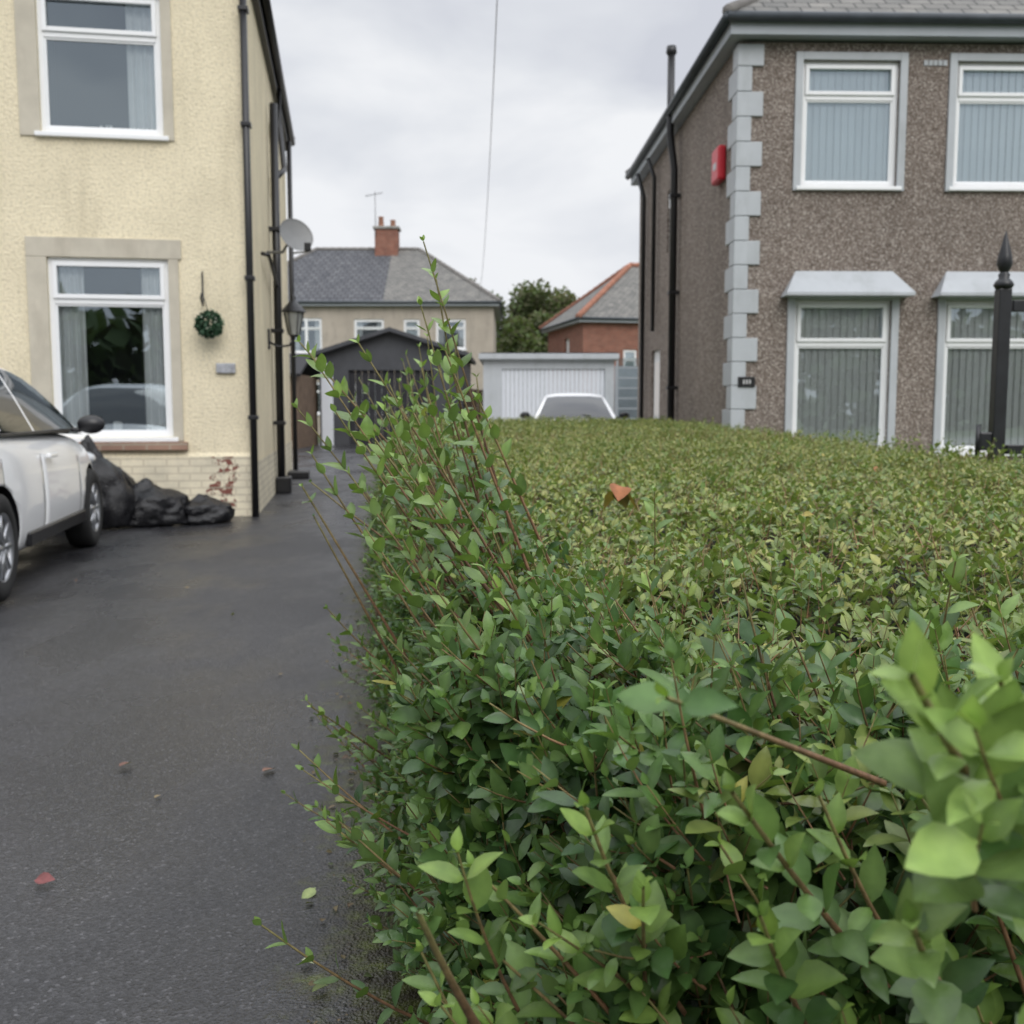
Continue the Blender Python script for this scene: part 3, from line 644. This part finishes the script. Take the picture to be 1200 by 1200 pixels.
def leafmat(name='privet_leaf',rough=.30,trans=.22,vein=True,spec=.5):
    m=bpy.data.materials.new(name); m.use_nodes=True; nt=m.node_tree; b=nt.nodes['Principled BSDF']; out=nt.nodes['Material Output']
    at=N(nt,'ShaderNodeAttribute'); at.attribute_name='Col'
    ge=N(nt,'ShaderNodeNewGeometry'); v=obj_co(nt)
    c=mixc(nt,1.0,at.outputs['Color'],ramp(nt,noise(nt,v,60,2),[(.3,(.80,.83,.8)),(.7,(1.15,1.12,1.1))]).outputs[0],'MULTIPLY')
    back=mixc(nt,.5,c,(.17,.25,.11))
    c2=mixc(nt,ge.outputs['Backfacing'],c,back)
    nt.links.new(c2,b.inputs['Base Color']); 
    r=ramp(nt,noise(nt,v,14,2),[(.3,(rough-.08,)*3),(.7,(rough+.18,)*3)]); nt.links.new(r.outputs[0],b.inputs['Roughness']); b.inputs['Specular IOR Level'].default_value=spec
    bump(nt,b,noise(nt,v,180,2),.3,.001)
    tl=N(nt,'ShaderNodeBsdfTranslucent'); tc=mixc(nt,1.0,c2,(1.35,1.45,.5),'MULTIPLY'); nt.links.new(tc,tl.inputs['Color'])
    mx=N(nt,'ShaderNodeMixShader'); mx.inputs[0].default_value=trans; nt.links.new(b.outputs[0],mx.inputs[1]); nt.links.new(tl.outputs[0],mx.inputs[2]); nt.links.new(mx.outputs[0],out.inputs[0])
    return m
def attrmat(name,rough):
    m,nt,b=newmat(name); at=N(nt,'ShaderNodeAttribute'); at.attribute_name='Col'; v=obj_co(nt)
    c=mixc(nt,1.0,at.outputs['Color'],ramp(nt,noise(nt,v,90,3),[(.3,(.6,.6,.6)),(.7,(1.3,1.3,1.3))]).outputs[0],'MULTIPLY')
    nt.links.new(c,b.inputs['Base Color']); b.inputs['Roughness'].default_value=rough; bump(nt,b,noise(nt,v,200,3),.4,.001); return m
M_leaf=leafmat(); M_stem=attrmat('privet_stem',.6)

class Fol:
    def __init__(s): s.V=[];s.Q=[];s.C=[];s.n=0
    def add(s,V,Q,C):
        s.V.append(V.reshape(-1,3)); s.Q.append(Q.reshape(-1,4)+s.n); s.C.append(C.reshape(-1,3)); s.n+=V.reshape(-1,3).shape[0]
    def build(s,name,mat,parent,smooth=True): return npmesh(name,np.concatenate(s.V),np.concatenate(s.Q),np.concatenate(s.C),mat,parent,smooth)
LF=Fol(); ST=Fol()
UP=np.array([0,0,1.])
def leaves(P,D,Nn,L,W,C,hi=True,curl=.22,fold=.38):
    n=len(P); D=nrm(D); Nn=nrm(Nn-D*(Nn*D).sum(1,keepdims=True)); Sd=np.cross(D,Nn)
    L=L[:,None];W=W[:,None]
    cu=(curl*(rng.random((n,1))*1.8-.2)); fo=fold*(rng.random((n,1))*1.3-.1)
    if hi:
        us=[0,.07,.20,.40,.62,.82,.94,1.0]; ws=[.04,.12,.68,1.0,.90,.52,.20,.01]
        V=np.zeros((n,len(us)*3,3))
        for i,(u,w) in enumerate(zip(us,ws)):
            for j,sgn in enumerate((-1,0,1)):
                V[:,i*3+j]=P+D*L*u*(1-.12*cu*u)+Sd*W*w*sgn*.97+Nn*(abs(sgn)*w*fo*W-cu*L*u*u+ .04*W*math.sin(u*9)*sgn)
        q=[]
        for i in range(len(us)-1):
            for j in range(2): q.append([i*3+j,i*3+j+1,(i+1)*3+j+1,(i+1)*3+j])
        q=np.array(q); m=len(us)*3
        Cv=np.repeat(C[:,None,:],m,1).copy()
        Cv[:,1::3]*=1.28   # paler midrib
    else:
        m=5; V=np.zeros((n,5,3))
        V[:,0]=P; V[:,1]=P+D*L*.45-Sd*W+Nn*fo*W; V[:,2]=P+D*L*.5-Nn*cu*L*.25; V[:,3]=P+D*L*.45+Sd*W+Nn*fo*W; V[:,4]=P+D*L-Nn*cu*L
        q=np.array([[0,2,4,1],[0,3,4,2]]); Cv=np.repeat(C[:,None,:],m,1)
    Q=q[None]+(np.arange(n)*m)[:,None,None]
    LF.add(V,Q,Cv)
DARK=np.array([.028,.066,.022]); MID=np.array([.070,.145,.040]); YOUNG=np.array([.20,.30,.065]); OLIVE=np.array([.27,.275,.08])
def twigs(B,T,Lt,k,LL,hi=True,bend=.25,young=.3,olive=0.,r0=.0018,bare=0.,wid=.27,stemcol=(.19,.10,.055),dens=1.0,upn=.35,flat=0.,yc=None):
    Y_=YOUNG if yc is None else np.array(yc)
    n=len(B); T=nrm(T); Lt=np.broadcast_to(Lt,(n,)).astype(float)
    A=nrm(np.cross(T,nrm(rng.normal(size=(n,3))))); phi=rng.random(n)*6.28
    side_bend=A*(rng.random((n,1))-.5)*.25
    def pos(t): return B+T*(Lt*t)[:,None]+(UP*bend+side_bend)*(Lt*t*t)[:,None]
    m=6; rings=[]
    E=np.cross(T,A)
    for i in range(m):
        t=np.full(n,i/(m-1)); p=pos(t); rr=r0*(1-.55*i/(m-1))*np.clip(Lt/.15,.7,2.0)
        for j in range(4):
            a=j*math.pi/2; rings.append(p+A*(math.cos(a)*rr)[:,None]+E*(math.sin(a)*rr)[:,None])
    V=np.stack(rings,1); q=[]
    for i in range(m-1):
        for j in range(4): q.append([i*4+j,i*4+(j+1)%4,(i+1)*4+(j+1)%4,(i+1)*4+j])
    Q=np.array(q)[None]+(np.arange(n)*m*4)[:,None,None]
    sc=np.array(stemcol)*(.6+.8*rng.random((n,1))); tc=np.array([.20,.20,.07])
    C=np.zeros((n,m*4,3)); 
    for i in range(m):
        f=max(0,(i/(m-1)-.5)/.5)*.8; C[:,i*4:i*4+4]=(sc*(1-f)+tc*f)[:,None,:]
    ST.add(V,Q,C)
    tone=rng.random((n,1))
    for j in range(k+1):
        t=np.clip(bare+(1-bare)*(j+.6+.15*rng.random(n))/(k+.6),0,1); p=pos(t); tan=nrm(T+(UP*bend+side_bend)*(2*t)[:,None]*1.0)
        ph=phi+j*math.pi/2+rng.normal(size=n)*.15
        A2=nrm(A-tan*(A*tan).sum(1,keepdims=True)); E2=np.cross(tan,A2)
        sv=A2*np.cos(ph)[:,None]+E2*np.sin(ph)[:,None]
        frac=j/max(k,1)
        for sg in (1,-1):
            keep=rng.random(n)<dens
            a=(1.08-.55*frac)+rng.normal(size=n)*.18
            a=a*(1-flat)+flat*(1.35+.3*rng.normal(size=n))
            D=tan*np.cos(a)[:,None]+sv*(sg*np.sin(a))[:,None]+UP*.10*(1-flat)
            Nn=tan*np.sin(a)[:,None]-sv*(sg*np.cos(a))[:,None]+UP*upn+rng.normal(size=(n,3))*.22
            sz=LL*(.65+.5*math.sin(math.pi*min(1,.25+.7*frac)))*(.72+.56*rng.random(n))
            if j==k: sz=sz*.62
            yf=np.clip(young*(.15+1.1*frac**1.5)+.15*rng.normal(size=(n,1)),0,1)
            base=DARK+(MID-DARK)*np.clip(tone*.7+.5*rng.random((n,1))-.1,0,1)
            base=base*(1-yf)+Y_*yf
            if olive: 
                of=np.clip(olive*rng.random((n,1))*1.5,0,1); base=base*(1-of)+OLIVE*of
            base=base*(.8+.4*rng.random((n,1)))
            yl=rng.random((n,1))<.004; base=np.where(yl,np.array([.32,.30,.07]),base)
            i=np.where(keep)[0]
            leaves(p[i],D[i],Nn[i],sz[i],sz[i]*wid*(.85+.3*rng.random(len(i))),base[i],hi)
# hedge geometry
YN=.80; YF=15.0
def htop(x,y): return .80+.012*np.maximum(0,y-1)+.002*np.maximum(0,y-8)+.012*np.sin(3.1*x+1.7*y)+.012*np.sin(7.3*y-2.1*x+np.sin(4*x))+.008*np.sin(11*x+5*y)
def xl(y,z): # left face
    return .06-.14*np.minimum(y,8)-.09*np.maximum(0,y-8)+.20*(np.clip(z,0,.9)/.85)**2.2+.04*np.sin(5*y+3*z)+.03*np.sin(13*y-7*z)
def xr(y): return 2.55-.02*y
PH=empty('privet_hedge',(0,0,0))
def top_samples(n,y0,y1,bias=1.0):
    y=y0+(y1-y0)*rng.random(n)**bias; a=xl(y,.85)-.02; x=a+(xr(y)-a)*rng.random(n)
    return x,y
def add_top(n,y0,y1,LL,Lt,hi,k,bias=1.,young=.35,olive=.5,dens=.85,flat=.55,jit=.5):
    x,y=top_samples(n,y0,y1,bias); z=htop(x,y)
    B=np.stack([x,y,z-Lt*.8-.035*rng.random(n)],1); T=np.stack([rng.normal(size=n)*jit,rng.normal(size=n)*jit,np.ones(n)],1)
    twigs(B,T,Lt*(.7+.5*rng.random(n)),k,LL,hi,.1,young,olive,dens=dens,r0=.0016,flat=flat,upn=.5)
add_top(1700,YN-.03,2.0,.032,.10,True,4,young=.3,olive=.35,flat=.25)
add_top(2900,1.8,3.8,.028,.08,True,4,young=.4,olive=.7,flat=.4)
add_top(8500,3.8,7.5,.028,.075,False,4,young=.4,olive=.95,flat=.4)
add_top(7000,7.5,YF,.034,.09,False,3,young=.4,olive=1.,flat=.4)
def add_left(n,y0,y1,LL,Lt,hi,k,young=.2,dens=.85,depth=.09):
    y=y0+(y1-y0)*rng.random(n); z=.03+.78*rng.random(n)**.85; x=xl(y,z)+depth*(rng.random(n))
    B=np.stack([x+Lt*.5,y,z-Lt*.3],1); T=np.stack([-.75+rng.normal(size=n)*.35,-.15+rng.normal(size=n)*.45,.65+rng.normal(size=n)*.3],1)
    twigs(B,T,Lt*(.6+.8*rng.random(n)),k,LL,hi,.2,young,0,dens=dens)
add_left(2600,YN,3.6,.031,.11,True,5,young=.15); add_left(3300,3.6,8.5,.038,.13,False,4); add_left(2200,8.5,YF,.05,.15,False,3)
# near (street-side) face
n=2300; x=-.06+1.9*rng.random(n)**1.15; z=.15+.66*rng.random(n); y=YN+.06*np.sin(9*x+4*z)+.08*rng.random(n)+.12*(z/.8)**3
y=y+np.maximum(0,.15-x)*1.1
B=np.stack([x,y+.06,z-.04],1); T=np.stack([rng.normal(size=n)*.5-.15,-.7+rng.normal(size=n)*.35,.65+rng.normal(size=n)*.3],1)
twigs(B,T,.12*(.6+.8*rng.random(n)),5,.033,True,.2,.18,0,dens=.88)
# right-hand edge rounding of the hedge, low tufts
n=700; y=4.6+9.5*rng.random(n); x=xr(y)+.04*rng.random(n); z=.50+.33*rng.random(n)
B=np.stack([x,y,z],1); T=np.stack([.6+rng.normal(size=n)*.3,rng.normal(size=n)*.4,.7+0*x],1); twigs(B,T,.12,3,.04,False,.2,.3,.6)
# medium shoots on top edge & face (outgrown, untrimmed)
def shoots(n,y0,y1,zlo,zhi,lmin,lmax,dx,dz,LL,hi=True,k=8,bare=.2,young=.6,r0=.0015,spread=.22,xo=0.,wid=.26,bend=.15,dens=.92):
    y=y0+(y1-y0)*rng.random(n); z=zlo+(zhi-zlo)*rng.random(n); x=xl(y,z)+.05+xo*rng.random(n)
    B=np.stack([x,y,z],1); T=np.stack([dx+rng.normal(size=n)*spread,-.12+rng.normal(size=n)*spread,dz+rng.normal(size=n)*spread*.5],1)
    twigs(B,T,lmin+(lmax-lmin)*rng.random(n),k,LL,hi,bend,young,0,bare=bare,r0=r0,wid=wid,dens=dens)
shoots(28,1.8,3.4,.68,.80,.28,.50,-.40,1.0,.036,k=8,spread=.15)
shoots(24,2.4,5.0,.70,.84,.22,.42,-.3,1.0,.036,k=6,spread=.15)
shoots(22,1.4,2.4,.55,.75,.25,.42,-.65,.9,.034,k=7,spread=.15)
shoots(24,1.2,3.0,.10,.65,.16,.34,-.95,.70,.033,k=6,young=.45)
shoots(16,1.6,4.0,.02,.4,.14,.28,-1.0,.55,.031,k=6,young=.35)
shoots(14,.95,2.0,.45,.74,.14,.26,-.2,.85,.034,k=6,xo=.5)
# long lax shoots crossing the near shoulder, leaning to the drive
shoots(22,1.0,1.9,.45,.66,.18,.32,-.6,.8,.034,k=6,xo=.35,spread=.12,young=.65,bend=.1)
n=40; x=.02+.55*rng.random(n); z=.36+.30*rng.random(n); B=np.stack([x,YN+.02-.05*rng.random(n),z],1); T=np.stack([-.5+rng.normal(size=n)*.18,-.22+rng.normal(size=n)*.12,.8+0*x],1)
twigs(B,T,.15+.13*rng.random(n),6,.034,True,.08,.6,0,r0=.0015,bare=.1,wid=.26)
# scattered small shoots across the top
x,y=top_samples(200,1.0,4.5); B=np.stack([x,y,htop(x,y)-.05],1); T=np.stack([rng.normal(size=200)*.35,rng.normal(size=200)*.35,np.ones(200)],1); twigs(B,T,.05+.05*rng.random(200),4,.025,True,.1,.6,.3)
x,y=top_samples(200,4.5,12); B=np.stack([x,y,htop(x,y)-.05],1); T=np.stack([rng.normal(size=200)*.3,rng.normal(size=200)*.3,np.ones(200)],1); twigs(B,T,.07+.06*rng.random(200),4,.030,False,.1,.6,.5)
# cut twig ends showing over the clipped top
n=2800; x,y=top_samples(n,1.2,10,1.0); B=np.stack([x,y,htop(x,y)-.055],1); T=np.stack([rng.normal(size=n)*.6,rng.normal(size=n)*.6,np.ones(n)],1); twigs(B,T,.06+.05*rng.random(n),0,.012,False,.0,.6,.5,stemcol=(.27,.15,.08),r0=.0024)
# individually placed shoots (base, tip, pairs, leaf length, bare fraction, radius)
def sp(b,t,k,LL,bare=.15,r0=.0016,young=.7,bend=.06,wid=.27,yc=None):
    b=np.array([b],float); t=np.array([t],float); d=t-b-np.array([[0,0,bend]])*np.linalg.norm(t-b); twigs(b,d,np.array([np.linalg.norm(d)]),k,LL,True,bend,young,0,bare=bare,r0=r0,wid=wid,yc=yc)
sp((.02,1.9,.80),(-.14,1.85,1.40),9,.034,.12); sp((.0,1.95,.80),(-.19,1.85,1.31),11,.040,.1)
sp((-.02,2.0,.78),(-.36,1.85,1.23),11,.042,.15); sp((-.03,1.8,.72),(-.33,1.72,1.20),11,.042,.1); sp((.0,2.0,.76),(-.27,1.9,1.23),10,.040,.1)
sp((.04,1.7,.80),(-.10,1.65,1.20),9,.038,.1); sp((.08,1.8,.80),(-.05,1.7,1.12),8,.036,.1); sp((.03,1.5,.75),(-.19,1.42,1.06),9,.037,.1)
sp((-.05,1.9,.68),(-.38,1.8,1.10),10,.038,.1); sp((-.06,1.8,.62),(-.36,1.7,1.00),10,.036,.1); sp((-.02,1.7,.70),(-.27,1.6,1.10),10,.038,.1); sp((.0,1.6,.68),(-.26,1.52,.98),9,.036,.1)
sp((.07,1.35,.74),(-.12,1.28,1.0),9,.037,.1); sp((.06,1.15,.70),(-.08,1.05,.91),8,.036,.05); sp((.10,1.25,.68),(-.02,1.15,.92),8,.036,.05)
sp((-.06,2.1,.70),(-.42,2.1,.94),0,.02,.97,.0018); sp((-.12,1.9,.50),(-.37,1.85,.97),1,.022,.9,.0022); sp((-.12,1.85,.45),(-.34,1.8,.92),0,.01,.95,.0017)
sp((-.2,2.2,.28),(-.42,2.1,.50),7,.030,.1); sp((-.02,1.3,.40),(-.24,1.25,.57),8,.036,.1,young=.5)
# foreground shoots close to the lens
LG=(.25,.36,.105)
sp((.33,.60,.80),(.172,.45,.99),8,.044,.2,.0022,.9,wid=.24,yc=LG); sp((.36,.62,.78),(.225,.47,.975),8,.044,.1,.002,.85,yc=LG); sp((.30,.56,.84),(.20,.44,.95),6,.042,.1,.0018,.9,yc=LG)
sp((.42,.7,.76),(.27,.50,.93),8,.042,.1,.0018,.8,yc=LG); sp((.26,.55,.82),(.21,.46,.91),5,.042,.1,.0018,.8,yc=LG)
sp((.30,.78,.64),(.135,.60,.87),8,.038,.1,.002,.55,yc=LG); sp((.36,.75,.62),(.19,.53,.85),8,.040,.1,.002,.5,yc=LG); sp((.45,.75,.68),(.29,.55,.84),7,.040,.1,.0018,.5,yc=LG)
sp((.16,.85,.56),(.03,.70,.82),8,.036,.15,.0016,.6); sp((.12,.85,.56),(.085,.68,.78),7,.036,.1,.0016,.6); sp((.25,.8,.58),(.16,.62,.77),7,.038,.1,.0016,.5)
sp((.30,.8,.80),(.095,.53,.965),1,.03,.93,.0016); sp((.0,.72,.60),(-.072,.63,.785),0,.01,.99,.0034,yc=LG)
sp((.40,.66,.60),(.23,.48,.78),7,.042,.1,.0018,.45,yc=LG); sp((.5,.75,.70),(.38,.58,.90),7,.042,.1,.0018,.6,yc=LG); sp((.38,.6,.66),(.27,.47,.81),6,.042,.1,.0018,.5,yc=LG)
LF.build('foliage',M_leaf,PH); ST.build('twigs',M_stem,PH)
# woody inner stems + dark interior
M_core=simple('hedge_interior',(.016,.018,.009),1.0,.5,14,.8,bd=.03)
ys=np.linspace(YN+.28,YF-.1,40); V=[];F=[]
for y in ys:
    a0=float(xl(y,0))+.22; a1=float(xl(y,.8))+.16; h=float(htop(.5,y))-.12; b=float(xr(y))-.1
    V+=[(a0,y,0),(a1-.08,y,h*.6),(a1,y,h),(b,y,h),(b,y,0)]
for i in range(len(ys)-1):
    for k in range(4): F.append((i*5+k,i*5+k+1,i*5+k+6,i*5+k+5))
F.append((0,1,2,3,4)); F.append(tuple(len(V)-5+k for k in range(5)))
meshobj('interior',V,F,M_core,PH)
for i in range(46):
    y=1.0+random.random()*4; x=float(xl(y,0))+.06+random.random()*.12
    tube('woody_stem_%d'%i,PH,[(x,y,0),(x+random.uniform(-.05,.05),y+random.uniform(-.05,.05),.2),(x+random.uniform(0,.1),y+random.uniform(-.1,.1),.5)],.008,M_wood,6,[.011,.008,.004])

# dead leaf caught on hedge, fallen leaves
LF=Fol(); 
def loose(pts,L,cols,curl=.4,wid=.35):
    n=len(pts); D=rng.normal(size=(n,3))*[1,1,.15]; leaves(np.array(pts,float),D,UP+rng.normal(size=(n,3))*.25,np.array(L),np.array(L)*wid,np.array(cols),True,curl,.5)
loose([(.27,2.70,.885),(.285,2.69,.90),(.29,2.68,.885),(.275,2.67,.88)],[.075,.065,.065,.055],[(.33,.13,.05),(.27,.105,.045),(.38,.17,.075),(.24,.09,.04)],.7,.46)
for q in range(10):
    xx=random.uniform(.3,1.8); yy=random.uniform(2.2,6); loose([(xx,yy,float(htop(xx,yy))+.02)],[.03],[random.choice([(.25,.12,.05),(.33,.27,.08),(.2,.1,.05)])])
LF.build('dead_leaf',leafmat('dead_leaf',.7,.15),None)
LF=Fol()
P=[(-1.18,3.08,.012),(-.755,3.0,.012),(-1.11,2.28,.012),(-.45,2.25,.01),(-.42,1.94,.01),(-.35,1.85,.01),(-.5,2.8,.01)]
Cc=[(.16,.08,.06),(.22,.12,.09),(.16,.05,.05),(.28,.34,.14),(.40,.43,.28),(.10,.13,.04),(.16,.2,.06)]; Ls=[.05,.05,.05,.045,.03,.035,.035]
for i in range(150):
    y=1.5+5*random.random(); d=abs(random.gauss(0,.08)); P.append((-.02-.14*y-d,y,.006)); Cc.append(random.choice([(.10,.08,.04),(.06,.08,.03),(.12,.09,.05),(.08,.05,.03)])); Ls.append(random.uniform(.010,.024))
for i in range(6):
    P.append((random.uniform(-3,-.8),random.uniform(2.5,9),.008)); Cc.append(random.choice([(.14,.08,.05),(.2,.15,.08)])); Ls.append(.025)
loose(P,Ls,Cc,.25); LF.build('fallen_leaves',leafmat('fallen_leaf',.6,.1),None)

# ---------------------------------------------------------------- trees
M_tleaf=leafmat('tree_leaf',.7,.2,spec=.2)
def tree(loc,h,r,n,col,seed):
    global LF
    g=np.random.default_rng(seed); e=empty('tree',loc)
    tube('trunk',e,[(0,0,0),(.1,0,h*.3),(.0,.1,h*.6),(.1,0,h*.85)],.2,M_wood,8,[.32,.24,.15,.05])
    cl=[]
    for i in range(16):
        a=g.random()*6.28; z=h*(.35+.6*g.random()); rr=r*(.3+.7*g.random())*math.sin(math.pi*min(1,max(.12,(z/h-.15)/.9)))**.6
        c=np.array([math.cos(a)*rr,math.sin(a)*rr,z]); cl.append(c)
        tube('limb_%d'%i,e,[(0,0,z*.55),tuple(c*[.5,.5,.85]),tuple(c)],.05,M_wood,5,[.1,.06,.02])
    LF=Fol()
    c=np.array(cl)[g.integers(0,16,n)]; off=nrm(g.normal(size=(n,3)))*(g.random((n,1))**.45)*r*.36
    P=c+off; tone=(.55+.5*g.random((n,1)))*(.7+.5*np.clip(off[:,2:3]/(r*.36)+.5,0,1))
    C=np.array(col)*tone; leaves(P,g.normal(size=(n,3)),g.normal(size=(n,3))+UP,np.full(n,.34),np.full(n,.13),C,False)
    LF.build('crown',M_tleaf,e)
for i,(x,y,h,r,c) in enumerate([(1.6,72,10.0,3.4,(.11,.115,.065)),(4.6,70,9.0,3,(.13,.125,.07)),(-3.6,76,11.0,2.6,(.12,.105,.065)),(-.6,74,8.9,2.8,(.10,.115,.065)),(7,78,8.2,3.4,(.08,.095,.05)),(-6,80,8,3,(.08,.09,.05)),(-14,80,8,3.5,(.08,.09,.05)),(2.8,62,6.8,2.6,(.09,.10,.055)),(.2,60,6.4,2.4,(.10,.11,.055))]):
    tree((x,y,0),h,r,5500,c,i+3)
# distant woodland band, plus unseen foliage added behind the viewer to darken window reflections
LF=Fol(); n=9000; P=np.stack([-60+120*rng.random(n),90+6*rng.random(n),6*rng.random(n)**1.2*(.75+.25*np.sin(np.arange(n)))],1)
leaves(P,rng.normal(size=(n,3)),rng.normal(size=(n,3)),np.full(n,1.3),np.full(n,.5),np.array([.06,.07,.04])*(.6+.7*rng.random((n,1))),False)
n=9000; X=-70+140*rng.random(n); P=np.stack([X,-34-5*rng.random(n),(7.0+1.2*np.sin(X*.35)+.8*np.sin(X*1.1))*rng.random(n)],1)
leaves(P,rng.normal(size=(n,3)),rng.normal(size=(n,3)),np.full(n,1.3),np.full(n,.55),np.array([.05,.058,.04])*(.6+.7*rng.random((n,1))),False)
LF.build('woodland_and_reflection_foliage',M_tleaf,None)

# ---------------------------------------------------------------- world, light
w=bpy.data.worlds.new('World'); S.world=w; w.use_nodes=True; nt=w.node_tree; nt.nodes.clear()
out=N(nt,'ShaderNodeOutputWorld'); sky=N(nt,'ShaderNodeTexSky'); sky.sky_type='NISHITA'; sky.sun_disc=False
el,az=math.radians(40),math.radians(158); sky.sun_elevation=el; sky.sun_rotation=az
b1=N(nt,'ShaderNodeBackground'); b1.inputs[1].default_value=.09; nt.links.new(sky.outputs[0],b1.inputs[0])
tc=N(nt,'ShaderNodeTexCoord'); mp=N(nt,'ShaderNodeMapping'); mp.inputs['Scale'].default_value=(1,1,2.2); mp.inputs['Location'].default_value=(.3,.1,.2); nt.links.new(tc.outputs['Generated'],mp.inputs[0])
nz=N(nt,'ShaderNodeTexNoise'); nz.inputs['Scale'].default_value=4.2; nz.inputs['Detail'].default_value=5; nz.inputs['Roughness'].default_value=.48; nz.inputs['Distortion'].default_value=.25; nt.links.new(mp.outputs[0],nz.inputs['Vector'])
cr=ramp(nt,nz.outputs['Fac'],[(.34,(.62,.64,.70)),(.5,(.74,.76,.80)),(.64,(.88,.89,.91))])
sx=N(nt,'ShaderNodeSeparateXYZ'); nt.links.new(tc.outputs['Generated'],sx.inputs[0])
fr=ramp(nt,sx.outputs[2],[(.0,(.6,.6,.6)),(.25,(0,0,0))])
cc=mixc(nt,fr.outputs[0],cr.outputs[0],(.82,.83,.87))
# overcast luminance rises towards the zenith
zr=N(nt,'ShaderNodeMapRange'); zr.inputs[1].default_value=.38; zr.inputs[2].default_value=.85; zr.inputs[3].default_value=1.05; zr.inputs[4].default_value=2.7; nt.links.new(sx.outputs[2],zr.inputs[0])
b2=N(nt,'ShaderNodeBackground'); nt.links.new(zr.outputs[0],b2.inputs[1]); nt.links.new(cc,b2.inputs[0])
mx=N(nt,'ShaderNodeMixShader'); mx.inputs[0].default_value=.95; nt.links.new(b1.outputs[0],mx.inputs[1]); nt.links.new(b2.outputs[0],mx.inputs[2]); nt.links.new(mx.outputs[0],out.inputs[0])
sl=bpy.data.lights.new('sun','SUN'); sl.energy=1.5; sl.angle=math.radians(40); sl.color=(1,.97,.93); so=bpy.data.objects.new('sun',sl); link(so)
dirv=Vector((math.sin(az)*math.cos(el),math.cos(az)*math.cos(el),math.sin(el)))
so.rotation_euler=dirv.to_track_quat('Z','Y').to_euler()
# ---------------------------------------------------------------- camera
cam=bpy.data.cameras.new('camera'); co=bpy.data.objects.new('camera',cam); link(co); cam.sensor_width=36; cam.lens=36; cam.clip_start=.02; cam.clip_end=3000
co.location=(0,0,1.1); co.rotation_euler=(math.radians(90-5.71),0,0)
cam.dof.use_dof=True; cam.dof.focus_distance=1.25; cam.dof.aperture_fstop=9.5
S.camera=co
